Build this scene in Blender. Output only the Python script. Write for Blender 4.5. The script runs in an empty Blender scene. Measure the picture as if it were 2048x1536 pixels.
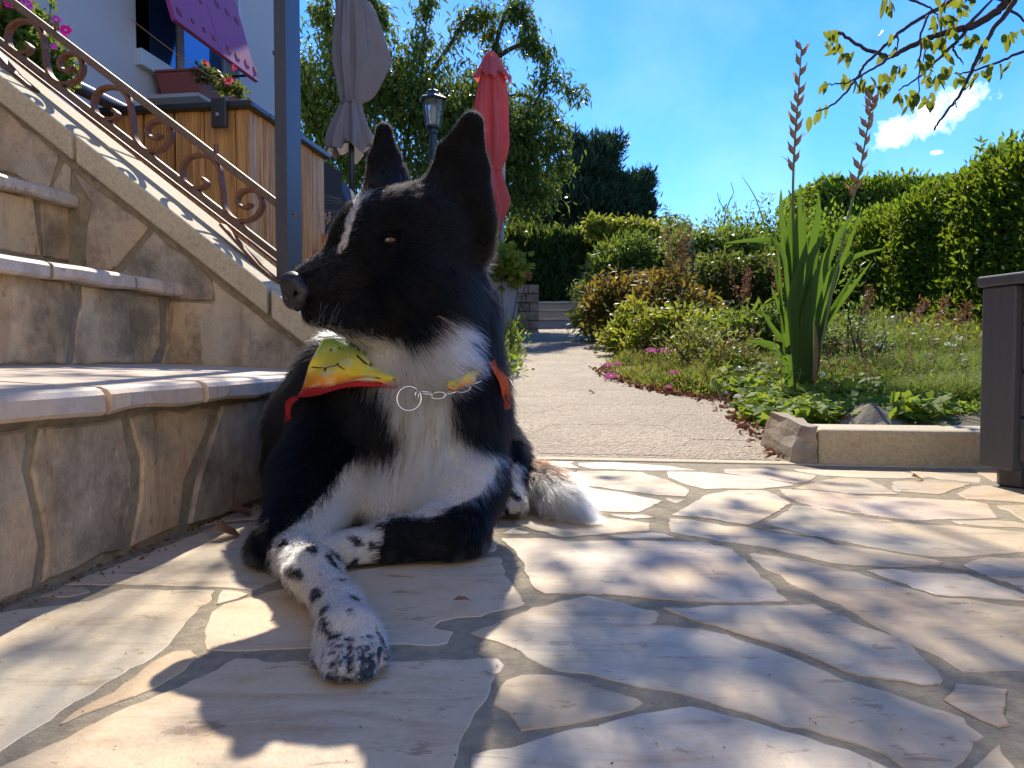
import bpy, math, random
import numpy as np
from mathutils import Vector, Matrix
random.seed(7); RNG = np.random.default_rng(11)
SC = bpy.context.scene; COL = SC.collection
# ---------------------------------------------------------------- camera, sky, sun, exposure
F_PX = 1538.0; EYE = 0.22; PITCH = math.atan(57/1538)
cam_d = bpy.data.cameras.new('camera'); cam = bpy.data.objects.new('camera', cam_d); COL.objects.link(cam)
cam.location = (0, 0, EYE); cam.rotation_euler = (math.pi/2 - PITCH, 0, 0)
cam_d.sensor_width = 36; cam_d.lens = 36*F_PX/2048; cam_d.clip_start = 0.02; cam_d.clip_end = 3000
SC.camera = cam
SUN_EL = math.radians(43); SUN_AZ = math.radians(-1.0)      # azimuth from +Y, clockwise
SUND = np.array([math.sin(SUN_AZ)*math.cos(SUN_EL), math.cos(SUN_AZ)*math.cos(SUN_EL), math.sin(SUN_EL)])
world = bpy.data.worlds.new('World'); SC.world = world; world.use_nodes = True
wn, wl = world.node_tree.nodes, world.node_tree.links
wn.clear()
w_out = wn.new('ShaderNodeOutputWorld'); bg = wn.new('ShaderNodeBackground'); sky = wn.new('ShaderNodeTexSky')
sky.sky_type = 'NISHITA'; sky.sun_disc = False; sky.sun_elevation = SUN_EL; sky.sun_rotation = SUN_AZ
sky.altitude = 300; sky.air_density = 1.0; sky.dust_density = 0.1; sky.ozone_density = 4.0
bg.inputs['Strength'].default_value = 0.105
def wmath(op, a, b=None):
    n = wn.new('ShaderNodeMath'); n.operation = op
    for i, x in enumerate((a, b)):
        if x is None: continue
        if isinstance(x, (int, float)): n.inputs[i].default_value = x
        else: wl.new(x, n.inputs[i])
    return n.outputs[0]
# small fair-weather clouds, placed by direction in the sky
tc = wn.new('ShaderNodeTexCoord'); sep = wn.new('ShaderNodeSeparateXYZ'); wl.new(tc.outputs['Generated'], sep.inputs[0])
az = wmath('ARCTAN2', sep.outputs[0], sep.outputs[1]); el = wmath('ARCSINE', sep.outputs[2])
cmb = wn.new('ShaderNodeCombineXYZ'); wl.new(az, cmb.inputs[0]); wl.new(el, cmb.inputs[1])
nz = wn.new('ShaderNodeTexNoise'); nz.inputs['Scale'].default_value = 26; nz.inputs['Detail'].default_value = 9; nz.inputs['Roughness'].default_value = .62
wl.new(cmb.outputs[0], nz.inputs['Vector'])
nz2 = wn.new('ShaderNodeTexNoise'); nz2.inputs['Scale'].default_value = 7; nz2.inputs['Detail'].default_value = 4
wl.new(cmb.outputs[0], nz2.inputs['Vector'])
def cloud(a0, e0, ra, re, tilt=0.0):
    dx = wmath('SUBTRACT', az, a0); dy0 = wmath('SUBTRACT', el, e0)
    dy = wmath('SUBTRACT', dy0, wmath('MULTIPLY', dx, tilt))
    q = wmath('ADD', wmath('POWER', wmath('DIVIDE', dx, ra), 2.0), wmath('POWER', wmath('DIVIDE', dy, re), 2.0))
    m = wmath('SUBTRACT', 1.0, q)
    m = wmath('ADD', m, wmath('MULTIPLY', wmath('SUBTRACT', nz.outputs[0], .54), 5.0))
    return wmath('MAXIMUM', wmath('MINIMUM', wmath('MULTIPLY', m, .85), 1.0), 0.0)
def dirpx(u, v):
    x = (u-1024)/F_PX; up = -(v-768)/F_PX
    d = np.array([x, math.cos(PITCH)+up*math.sin(PITCH), -math.sin(PITCH)+up*math.cos(PITCH)])
    return math.atan2(d[0], d[1]), math.asin(d[2]/np.linalg.norm(d))
mask = None
for (u, v, ra, re, tl) in ((1862, 238, .060, .026, .24), (1590, 455, .022, .012, 0), (1872, 305, .008, .003, 0)):
    a0, e0 = dirpx(u, v); c = cloud(a0, e0, ra, re, tl)
    mask = c if mask is None else wmath('MAXIMUM', mask, c)
hz = wmath('MULTIPLY', wmath('SUBTRACT', nz2.outputs[0], .42), .22)
hz = wmath('MAXIMUM', hz, 0.0)
mask = wmath('MAXIMUM', mask, hz)
hsv = wn.new('ShaderNodeHueSaturation'); hsv.inputs['Saturation'].default_value = 1.22
tint = wn.new('ShaderNodeMix'); tint.data_type = 'RGBA'; tint.blend_type = 'MULTIPLY'; tint.inputs[0].default_value = 1; tint.inputs[7].default_value = (.80, .84, 1.06, 1)
wl.new(sky.outputs[0], tint.inputs[6]); wl.new(tint.outputs[2], hsv.inputs['Color'])
mix = wn.new('ShaderNodeMix'); mix.data_type = 'RGBA'
wl.new(mask, mix.inputs[0]); wl.new(hsv.outputs[0], mix.inputs[6]); mix.inputs[7].default_value = (8.2, 8.6, 9.6, 1)
wl.new(mix.outputs[2], bg.inputs[0]); wl.new(bg.outputs[0], w_out.inputs[0])
sun_d = bpy.data.lights.new('sun', 'SUN'); sun_d.energy = 3.1; sun_d.angle = math.radians(.53); sun_d.color = (1, .935, .80)
sun = bpy.data.objects.new('sun', sun_d); COL.objects.link(sun)
sun.rotation_euler = Vector(SUND).to_track_quat('Z', 'Y').to_euler(); sun.location = (0, 0, 8)
vs = SC.view_settings; vs.view_transform = 'Standard'; vs.look = 'None'; vs.gamma = 1; vs.use_curve_mapping = False; vs.exposure = 1.32
try: SC.cycles.max_bounces = 8; SC.cycles.transparent_max_bounces = 8; SC.cycles.use_denoising = True
except Exception: pass
# ---------------------------------------------------------------- points from photo measurements
def ray(u, v):
    x = (u-1024)/F_PX; up = -(v-768)/F_PX
    d = np.array([x, math.cos(PITCH)+up*math.sin(PITCH), -math.sin(PITCH)+up*math.cos(PITCH)]); return d/d[1]
def W(u, v, d): return np.array([0, 0, EYE]) + ray(u, v)*d
def G(u, v, z=0.0):
    r = ray(u, v); return np.array([0, 0, EYE]) + r*((z-EYE)/r[2])
def to_px(P):
    P = np.atleast_2d(P); x = P[:, 0]; y = P[:, 1]; z = P[:, 2]-EYE
    f = y*math.cos(PITCH)-z*math.sin(PITCH); up = y*math.sin(PITCH)+z*math.cos(PITCH)
    return np.stack([1024+F_PX*x/f, 768-F_PX*up/f], 1)
E1 = np.array([.1426, .9898, 0]); E2 = np.array([-.9898, .1426, 0]); QO = np.array([-.335, 1.464, 0]); UP = np.array([0, 0, 1.])
def S(a, b, z): return QO + a*E2 + b*E1 + z*UP          # house frame: a = up the steps (left), b = away, z = up
def onplane(u, v, P, n):
    r = ray(u, v); o = np.array([0, 0, EYE]); return o + r*(np.dot(P-o, n)/np.dot(r, n))
# ---------------------------------------------------------------- mesh helpers
def link(o, parent=None):
    COL.objects.link(o)
    if parent is not None: o.parent = parent
    return o
def mesh_data(name, V, Fc, smooth=False, mats=()):
    me = bpy.data.meshes.new(name)
    V = np.asarray(V, dtype=np.float32)
    if isinstance(Fc, np.ndarray) and Fc.ndim == 2:
        n, k = Fc.shape
        me.vertices.add(len(V)); me.vertices.foreach_set('co', V.ravel())
        me.loops.add(n*k); me.loops.foreach_set('vertex_index', Fc.astype(np.int32).ravel())
        me.polygons.add(n); me.polygons.foreach_set('loop_start', np.arange(0, n*k, k, dtype=np.int32))
        try: me.polygons.foreach_set('loop_total', np.full(n, k, dtype=np.int32))
        except Exception: pass
        me.update(calc_edges=True)
    else:
        me.from_pydata([tuple(map(float, v)) for v in V], [], [tuple(int(i) for i in f) for f in Fc]); me.update()
    for m in mats: me.materials.append(m)
    if smooth: me.polygons.foreach_set('use_smooth', np.ones(len(me.polygons), dtype=bool))
    return me
def mesh(name, V, Fc, mat, parent=None, smooth=False):
    return link(bpy.data.objects.new(name, mesh_data(name, V, Fc, smooth, (mat,) if mat else ())), parent)
def empty(name, loc=(0, 0, 0)):
    o = bpy.data.objects.new(name, None); o.location = tuple(map(float, loc)); o.empty_display_size = .05; COL.objects.link(o); return o
def tag(o, label=None, cat=None, group=None, kind=None):
    if label: o['label'] = label
    if cat: o['category'] = cat
    if group: o['group'] = group
    if kind: o['kind'] = kind
    return o
class MB:
    def __init__(s): s.V = []; s.F = []; s.n = 0
    def add(s, V, Fc):
        V = np.asarray(V, float); s.V.append(V); s.F += [tuple(i+s.n for i in f) for f in Fc]; s.n += len(V); return s
    def hexa(s, P):      # 8 corners: bottom 4 (ccw) then top 4
        return s.add(P, [(3, 2, 1, 0), (4, 5, 6, 7), (0, 1, 5, 4), (1, 2, 6, 5), (2, 3, 7, 6), (3, 0, 4, 7)])
    def box(s, o, x, y, z):  # origin corner + three edge vectors
        o, x, y, z = map(np.asarray, (o, x, y, z)); return s.hexa([o, o+x, o+x+y, o+y, o+z, o+x+z, o+x+y+z, o+y+z])
    def sbox(s, a0, a1, b0, b1, z0, z1):
        return s.hexa([S(a0, b0, z0), S(a1, b0, z0), S(a1, b1, z0), S(a0, b1, z0), S(a0, b0, z1), S(a1, b0, z1), S(a1, b1, z1), S(a0, b1, z1)])
    def tube(s, P, R, n=8, cap=True, squash=None):
        P = np.asarray(P, float); m = len(P); R = np.full(m, R) if np.isscalar(R) else np.asarray(R, float)
        T = np.gradient(P, axis=0); T /= np.linalg.norm(T, axis=1)[:, None]+1e-12
        ref = np.array([0, 0, 1.]) if abs(T[0, 2]) < .9 else np.array([1., 0, 0])
        V = []; N = None
        for i in range(m):
            if N is None: N = np.cross(T[i], ref)
            N = N - T[i]*np.dot(N, T[i]); N /= np.linalg.norm(N)+1e-12; B = np.cross(T[i], N)
            for k in range(n):
                a = 2*math.pi*k/n; V.append(P[i]+R[i]*(math.cos(a)*N+math.sin(a)*B))
        Fc = [(i*n+k, i*n+(k+1) % n, (i+1)*n+(k+1) % n, (i+1)*n+k) for i in range(m-1) for k in range(n)]
        if cap: Fc += [tuple(range(n-1, -1, -1)), tuple((m-1)*n+k for k in range(n))]
        return s.add(V, Fc)
    def ribbon(s, P, wid, thk, side):   # flat bar along P: width along 'side', thickness in the other direction
        P = np.asarray(P, float); T = np.gradient(P, axis=0); T /= np.linalg.norm(T, axis=1)[:, None]
        side = np.asarray(side, float); V = []
        for i in range(len(P)):
            N = np.cross(T[i], side); N /= np.linalg.norm(N)
            for a, b in ((-1, -1), (1, -1), (1, 1), (-1, 1)): V.append(P[i]+a*side*wid/2+b*N*thk/2)
        m = len(P); Fc = [(i*4+k, i*4+(k+1) % 4, (i+1)*4+(k+1) % 4, (i+1)*4+k) for i in range(m-1) for k in range(4)]
        return s.add(V, Fc+[(3, 2, 1, 0), tuple((m-1)*4+k for k in range(4))])
    def lathe(s, c, prof, n=20, axis=UP, jig=None):
        c = np.asarray(c, float); axis = np.asarray(axis, float); axis = axis/np.linalg.norm(axis)
        X = np.cross(axis, [0.3, 1, 0.1]); X /= np.linalg.norm(X); Y = np.cross(axis, X); V = []
        for j, (r, h) in enumerate(prof):
            for k in range(n):
                a = 2*math.pi*k/n; rr = r if jig is None else r*jig(a, j); V.append(c+axis*h+rr*(math.cos(a)*X+math.sin(a)*Y))
        m = len(prof); Fc = [(j*n+k, j*n+(k+1) % n, (j+1)*n+(k+1) % n, (j+1)*n+k) for j in range(m-1) for k in range(n)]
        return s.add(V, Fc+[tuple(range(n-1, -1, -1)), tuple((m-1)*n+k for k in range(n))])
    def build(s, name, mat, parent=None, smooth=False, bevel=0, bseg=2):
        o = mesh(name, np.concatenate(s.V), s.F, mat, parent, smooth)
        if bevel:
            md = o.modifiers.new('bevel', 'BEVEL'); md.width = bevel; md.segments = bseg; md.limit_method = 'ANGLE'; md.angle_limit = .6
        return o
def spline(P, n=8):
    P = np.asarray(P, float); m = len(P); out = []
    for i in range(m-1):
        p0 = P[max(i-1, 0)]; p1 = P[i]; p2 = P[i+1]; p3 = P[min(i+2, m-1)]
        for t in np.linspace(0, 1, n, endpoint=False):
            out.append(.5*((2*p1)+(-p0+p2)*t+(2*p0-5*p1+4*p2-p3)*t*t+(-p0+3*p1-3*p2+p3)*t**3))
    out.append(P[-1]); return np.array(out)
# ---------------------------------------------------------------- materials
class NT:
    def __init__(s, name):
        s.m = bpy.data.materials.new(name); s.m.use_nodes = True; s.t = s.m.node_tree; s.n = s.t.nodes; s.l = s.t.links
        s.p = s.n.get('Principled BSDF'); s.out = s.n.get('Material Output'); s.tc = s.n.new('ShaderNodeTexCoord'); s.v = s.tc.outputs['Object']
    def set(s, inp, x):
        if hasattr(x, 'is_linked') or hasattr(x, 'links'): s.l.new(x, inp)
        elif isinstance(x, (tuple, list)) and len(x) == 3 and inp.type == 'RGBA': inp.default_value = (*x, 1)
        else: inp.default_value = x
    def noise(s, scale=5, detail=4, rough=.55, vec=None, dist=0, color=False):
        n = s.n.new('ShaderNodeTexNoise'); n.inputs['Scale'].default_value = scale; n.inputs['Detail'].default_value = detail
        n.inputs['Roughness'].default_value = rough; n.inputs['Distortion'].default_value = dist; s.l.new(vec or s.v, n.inputs['Vector'])
        return n.outputs[1 if color else 0]
    def vor(s, scale=5, feature='F1', vec=None, out='Distance'):
        n = s.n.new('ShaderNodeTexVoronoi'); n.feature = feature; n.inputs['Scale'].default_value = scale; s.l.new(vec or s.v, n.inputs['Vector']); return n.outputs[out]
    def map(s, scale=(1, 1, 1), rot=(0, 0, 0), vec=None, loc=(0, 0, 0)):
        n = s.n.new('ShaderNodeMapping'); n.inputs['Scale'].default_value = scale; n.inputs['Rotation'].default_value = rot; n.inputs['Location'].default_value = loc
        s.l.new(vec or s.v, n.inputs['Vector']); return n.outputs[0]
    def ramp(s, x, stops):
        n = s.n.new('ShaderNodeValToRGB'); s.l.new(x, n.inputs[0]); e = n.color_ramp.elements
        while len(e) < len(stops): e.new(.5)
        for i, (p, c) in enumerate(stops):
            e[i].position = p; e[i].color = (*c, 1) if not np.isscalar(c) else (c, c, c, 1)
        return n.outputs[0]
    def mix(s, f, a, b, mode='MIX'):
        n = s.n.new('ShaderNodeMix'); n.data_type = 'RGBA'; n.blend_type = mode; s.set(n.inputs[0], f); s.set(n.inputs[6], a); s.set(n.inputs[7], b); return n.outputs[2]
    def math(s, op, a, b=0.0, c=None):
        n = s.n.new('ShaderNodeMath'); n.operation = op; s.set(n.inputs[0], a); s.set(n.inputs[1], b)
        if c is not None: s.set(n.inputs[2], c)
        return n.outputs[0]
    def bump(s, h, strength=.3, dist=.01, prev=None):
        n = s.n.new('ShaderNodeBump'); n.inputs['Strength'].default_value = strength; n.inputs['Distance'].default_value = dist; s.l.new(h, n.inputs['Height'])
        if prev is not None: s.l.new(prev, n.inputs['Normal'])
        return n.outputs[0]
    def objrand(s):
        n = s.n.new('ShaderNodeObjectInfo'); return n.outputs['Random']
    def island(s):
        n = s.n.new('ShaderNodeNewGeometry'); return n.outputs['Random Per Island']
    def attr(s, name):
        n = s.n.new('ShaderNodeAttribute'); n.attribute_name = name; return n
    def fin(s, col=None, rough=None, nrm=None, metal=None, spec=None, **k):
        if col is not None: s.set(s.p.inputs['Base Color'], col)
        if rough is not None: s.set(s.p.inputs['Roughness'], rough)
        if nrm is not None: s.l.new(nrm, s.p.inputs['Normal'])
        if metal is not None: s.set(s.p.inputs['Metallic'], metal)
        if spec is not None: s.set(s.p.inputs['Specular IOR Level'], spec)
        for a, b in k.items(): s.set(s.p.inputs[a.replace('_', ' ')], b)
        return s.m
def leaf_mat(name, cols, trans=.35, rough=.45, spots=None, tcol=None, streak=False):
    t = NT(name); c = t.ramp(t.island(), [(i/(len(cols)-1), c) for i, c in enumerate(cols)])
    nn = t.noise(1, 4, .6, t.map((130, 130, 4))) if streak else t.noise(3.0, 3); c = t.mix(t.math('MULTIPLY', nn, 1.5 if streak else .8), c, t.mix(1.0, c, (.42, .5, .45) if streak else (.55, .6, .5), 'MULTIPLY'))
    t.fin(c, rough, spec=.13)
    tr = t.n.new('ShaderNodeBsdfTranslucent'); mx = t.n.new('ShaderNodeMixShader')
    t.l.new(t.mix(.6, c, tcol or (.34, .42, .04)), tr.inputs['Color']); mx.inputs[0].default_value = trans
    t.l.new(t.p.outputs[0], mx.inputs[1]); t.l.new(tr.outputs[0], mx.inputs[2]); t.l.new(mx.outputs[0], t.out.inputs[0]); return t.m
def m_stone(name, cols, streak=(3, 40, 3), rot=.15, bump=.25, rough=.55, grime=None, sparkle=False):
    t = NT(name); r = t.objrand()
    off = t.n.new('ShaderNodeVectorMath'); off.operation = 'ADD'; cb = t.n.new('ShaderNodeCombineXYZ')
    for i in range(3): t.l.new(t.math('MULTIPLY', r, 13.7*(i+1)), cb.inputs[i])
    t.l.new(t.v, off.inputs[0]); t.l.new(cb.outputs[0], off.inputs[1]); v = off.outputs[0]
    base = t.ramp(r, [(i/(len(cols)-1), c) for i, c in enumerate(cols)])
    n1 = t.noise(7, 5, .6, v); n2 = t.noise(1, 7, .65, t.map(streak, (0, 0, rot), v), .6); n3 = t.noise(220, 3, .6, v)
    c = t.mix(t.ramp(n1, [(.35, 0), (.7, .75)]), base, t.mix(1, base, (1.22, 1.02, .8), 'MULTIPLY'))
    c = t.mix(t.ramp(n2, [(.36, .7), (.47, 0)]), c, t.mix(1, c, (.74, .66, .60), 'MULTIPLY'))
    c = t.mix(t.ramp(n2, [(.52, 0), (.68, .7)]), c, t.mix(1, c, (1.14, 1.13, 1.14), 'MULTIPLY'))
    n4 = t.noise(1, 4, .7, t.map((streak[0]*5, streak[1]*2.2, streak[2]*5), (0, 0, rot), v), .3)
    c = t.mix(t.ramp(n4, [(.61, 0), (.655, .85)]), c, t.mix(1, c, (.60, .54, .48), 'MULTIPLY'))
    c = t.mix(t.ramp(n3, [(.3, .25), (.7, 0)]), c, t.mix(1, c, (.7, .68, .66), 'MULTIPLY'))
    n5 = t.noise(34, 5, .75, v); c = t.mix(t.ramp(n5, [(.36, .5), (.5, 0)]), c, t.mix(1, c, (.80, .72, .64), 'MULTIPLY')); c = t.mix(t.ramp(n5, [(.56, 0), (.7, .45)]), c, t.mix(1, c, (1.12, 1.12, 1.1), 'MULTIPLY'))
    n6 = t.noise(2.6, 3, .6, v); c = t.mix(t.ramp(n6, [(.5, 0), (.68, .6)]), c, t.mix(1, c, (1.05, .86, .68), 'MULTIPLY'))
    if grime: c = t.mix(t.ramp(t.noise(5, 6, .7, v), [(.45, 0), (.62, .8)]), c, grime)
    b = t.bump(n2, bump*.35, .006); b = t.bump(n5, bump*1.3, .0025, b); b = t.bump(n3, bump, .0010, b)
    ro = t.ramp(n1, [(.3, rough-.08), (.7, rough+.12)])
    return t.fin(c, ro, b, spec=.3)
M = {}
M['flag'] = m_stone('flagstone', [(.51, .425, .29), (.55, .455, .33), (.475, .385, .25), (.56, .45, .345), (.54, .47, .345), (.475, .38, .25)], (5, 26, 5), .22, .3, .52)
M['veneer'] = m_stone('veneer_stone', [(.53, .435, .30), (.44, .39, .31), (.54, .415, .27), (.43, .39, .32), (.48, .41, .30)], (14, 14, 3), .3, .9, .7, (.10, .09, .075))
M['veneer_bounce_lit'] = m_stone('veneer_stone_bounce_lit', [(.62, .48, .29), (.57, .45, .29), (.63, .47, .27)], (14, 14, 3), .3, .9, .7, (.16, .12, .07))  # facing stone again, with the treads' warm bounce light painted into its colour
M['tread'] = m_stone('tread_stone', [(.56, .48, .40), (.60, .50, .40), (.54, .47, .41)], (6, 20, 6), .2, .3, .5)
M['rock'] = m_stone('rough_rock', [(.30, .25, .19), (.36, .31, .25), (.26, .23, .2)], (10, 10, 10), 0, 1.0, .85, (.13, .12, .09))
t = NT('mortar'); n1 = t.noise(9, 5); n2 = t.noise(260, 3, .7)
n3 = t.noise(60, 6, .75); M['mortar'] = t.fin(t.mix(t.ramp(n3, [(.35, .8), (.65, 0)]), t.mix(n2, t.ramp(n1, [(.3, (.27, .21, .13)), (.7, (.36, .29, .185))]), (.38, .32, .22)), (.18, .14, .09)), .95, t.bump(n2, .6, .002, t.bump(n3, .8, .004)))
t = NT('cast_concrete'); n1 = t.noise(6, 5); n2 = t.vor(320); n3 = t.noise(140, 4, .7)
c = t.mix(t.ramp(n3, [(.35, .5), (.6, 0)]), t.ramp(n1, [(.3, (.47, .39, .25)), (.7, (.57, .48, .32))]), (.27, .22, .15))
c = t.mix(t.ramp(t.noise(38, 4, .7), [(.62, 0), (.72, .7)]), c, (.36, .2, .08))
M['concrete'] = t.fin(c, .85, t.bump(n3, .5, .002))
t = NT('aggregate_paving'); vn = t.n.new('ShaderNodeTexVoronoi'); vn.inputs['Scale'].default_value = 125; t.l.new(t.v, vn.inputs['Vector'])
c = t.mix(.55, t.ramp(t.noise(170, 2), [(.3, (.2, .14, .085)), (.5, (.38, .285, .18)), (.72, (.60, .49, .35))]), t.ramp(vn.outputs['Color'], [(0, (.17, .12, .07)), (.5, (.41, .30, .19)), (1, (.64, .53, .39))]))
c = t.mix(t.ramp(t.noise(3, 4), [(.4, .5), (.65, .1)]), c, (.22, .16, .10))
M['paving'] = t.fin(c, .8, t.bump(vn.outputs['Distance'], 1.0, .006))
t = NT('joint_dirt'); M['dirt'] = t.fin(t.ramp(t.noise(40, 5, .7), [(.35, (.12, .09, .06)), (.7, (.22, .17, .12))]), .95, t.bump(t.noise(90, 4), .8, .006))
t = NT('garden_soil'); n1 = t.noise(30, 6, .7); c = t.ramp(n1, [(.3, (.04, .03, .018)), (.55, (.1, .085, .04)), (.75, (.17, .13, .07))])
c = t.mix(t.ramp(t.noise(4, 3), [(.45, 0), (.6, .7)]), c, (.085, .105, .03)); M['soil'] = t.fin(c, .95, t.bump(n1, .8, .01))
t = NT('lawn_ground'); n1 = t.noise(6, 6, .7); M['lawn'] = t.fin(t.ramp(n1, [(.3, (.05, .07, .02)), (.6, (.11, .13, .04)), (.8, (.18, .16, .08))]), .95)
def m_rust(name, a, b, sp=(.5, .42, .36), rough=.6):
    t = NT(name); n = t.noise(90, 5, .7); n2 = t.noise(14, 4)
    c = t.mix(n2, t.ramp(n, [(.3, a), (.6, b)]), b); c = t.mix(t.ramp(t.noise(300, 2), [(.56, 0), (.66, .55)]), c, sp)
    return t.fin(c, rough, t.bump(n, .5, .001), .25)
M['rust'] = m_rust('rusted_iron', (.07, .03, .018), (.16, .06, .032), (.32, .22, .16))
M['rust_rail'] = m_rust('rusted_rail', (.06, .04, .03), (.14, .09, .06), (.30, .23, .18))
t = NT('blue_steel_paint'); n = t.noise(40, 5, .7); M['steel'] = t.fin(t.mix(t.ramp(n, [(.55, 0), (.75, .35)]), (.060, .060, .070), (.15, .11, .085)), .42, t.bump(t.noise(160, 3), .15, .001), .4)
def m_plain(name, col, rough=.6, metal=0, var=.25, bumps=0, sc=30):
    t = NT(name); n = t.noise(sc, 4); c = t.mix(t.math('MULTIPLY', n, var*2), col, tuple(x*.62 for x in col)); return t.fin(c, rough, t.bump(t.noise(200, 3), bumps, .001) if bumps else None, metal)
M['dark_metal'] = m_plain('dark_metal', (.05, .05, .055), .35, .5)
M['chrome'] = m_plain('worn_chrome', (.72, .72, .74), .18, 1, .1)
t = NT('render_wall'); n = t.noise(120, 4, .7); M['wall_cream'] = None; M['wall'] = t.fin(t.mix(t.noise(2, 4), (.56, .53, .50), (.50, .47, .45)), .9, t.bump(n, .25, .002))
M['wall_cream'] = m_plain('bounce_wall_cream', (.74, .66, .54), .9, 0, .12, .2); M['sill'] = m_plain('sill_paint', (.55, .60, .60), .5); M['frame'] = m_plain('window_frame_paint', (.42, .42, .42), .45)
M['dark_room'] = m_plain('room_interior', (.035, .033, .035), .8); M['dark_wood'] = m_plain('dark_wood', (.06, .03, .015), .5)
t = NT('mauve_shutter'); n = t.noise(1, 5, .6, t.map((60, 3, 60))); M['shutter'] = t.fin(t.mix(n, (.29, .028, .115), (.40, .06, .18)), .55, t.bump(n, .3, .002)); M['shutter_red'] = m_plain('shutter_cutout', (.26, .012, .03), .6)
t = NT('larch_board'); r = t.objrand(); g = t.noise(1, 6, .6, t.map((55, 55, 3)), 1.2)
c = t.mix(t.ramp(g, [(.35, 0), (.62, 1)]), t.ramp(r, [(0, (.62, .34, .11)), (.5, (.70, .42, .15)), (1, (.52, .27, .085))]), (.33, .15, .04))
M['larch'] = t.fin(c, .55, t.bump(g, .2, .001)); M['black_gap'] = m_plain('gap_backing', (.02, .015, .012), .9)
t = NT('grey_wood_stain'); g = t.noise(1, 6, .6, t.map((8, 8, 120)), .8); M['greywood'] = t.fin(t.mix(g, (.048, .051, .060), (.082, .087, .100)), .5, t.bump(g, .45, .0015))
t = NT('grey_wood_post'); g = t.noise(1, 6, .6, t.map((110, 110, 6)), .8); M['greypost'] = t.fin(t.mix(g, (.052, .055, .065), (.09, .095, .108)), .5, t.bump(g, .45, .0015))
M['terracotta'] = m_plain('terracotta', (.36, .13, .07), .85, 0, .4, .2); M['plastic_pot'] = m_plain('terracotta_plastic', (.26, .07, .05), .5)
def m_cloth(name, col, tr=.25):
    t = NT(name); n = t.noise(12, 5); c = t.mix(n, col, tuple(x*.75 for x in col)); t.fin(c, .9, t.bump(t.noise(600, 2), .2, .0006))
    a = t.n.new('ShaderNodeBsdfTranslucent'); mx = t.n.new('ShaderNodeMixShader'); t.l.new(c, a.inputs[0]); mx.inputs[0].default_value = tr
    t.l.new(t.p.outputs[0], mx.inputs[1]); t.l.new(a.outputs[0], mx.inputs[2]); t.l.new(mx.outputs[0], t.out.inputs[0]); return t.m
M['taupe'] = m_cloth('taupe_canvas', (.35, .295, .28)); M['coral'] = m_cloth('coral_canvas', (.86, .17, .15), .35)
M['green_metal'] = m_plain('dark_green_metal', (.025, .05, .05), .4, .3); M['pale_pole'] = m_plain('pale_pole_paint', (.35, .34, .33), .5)
M['cream'] = m_plain('cream_plastic', (.62, .56, .42), .5); M['grey_wall'] = m_plain('grey_planter_wall', (.33, .35, .39), .9, 0, .3, .4)
t = NT('lantern_glass'); M['glass'] = t.fin((.8, .85, .85), .08, Transmission_Weight=.85, IOR=1.2)
t = NT('window_glass'); M['wglass'] = t.fin((.05, .16, .32), .06, metal=.7)
M['black_cover'] = m_plain('black_cover', (.02, .021, .024), .6, 0, .3, .2)
M['twine'] = m_plain('orange_twine', (.5, .2, .1), .8)
M['leafbrown'] = leaf_mat('dry_leaf', [(.10, .035, .018), (.19, .08, .045), (.28, .14, .085), (.15, .055, .03)], .15, .7, tcol=(.35, .12, .05))
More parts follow.
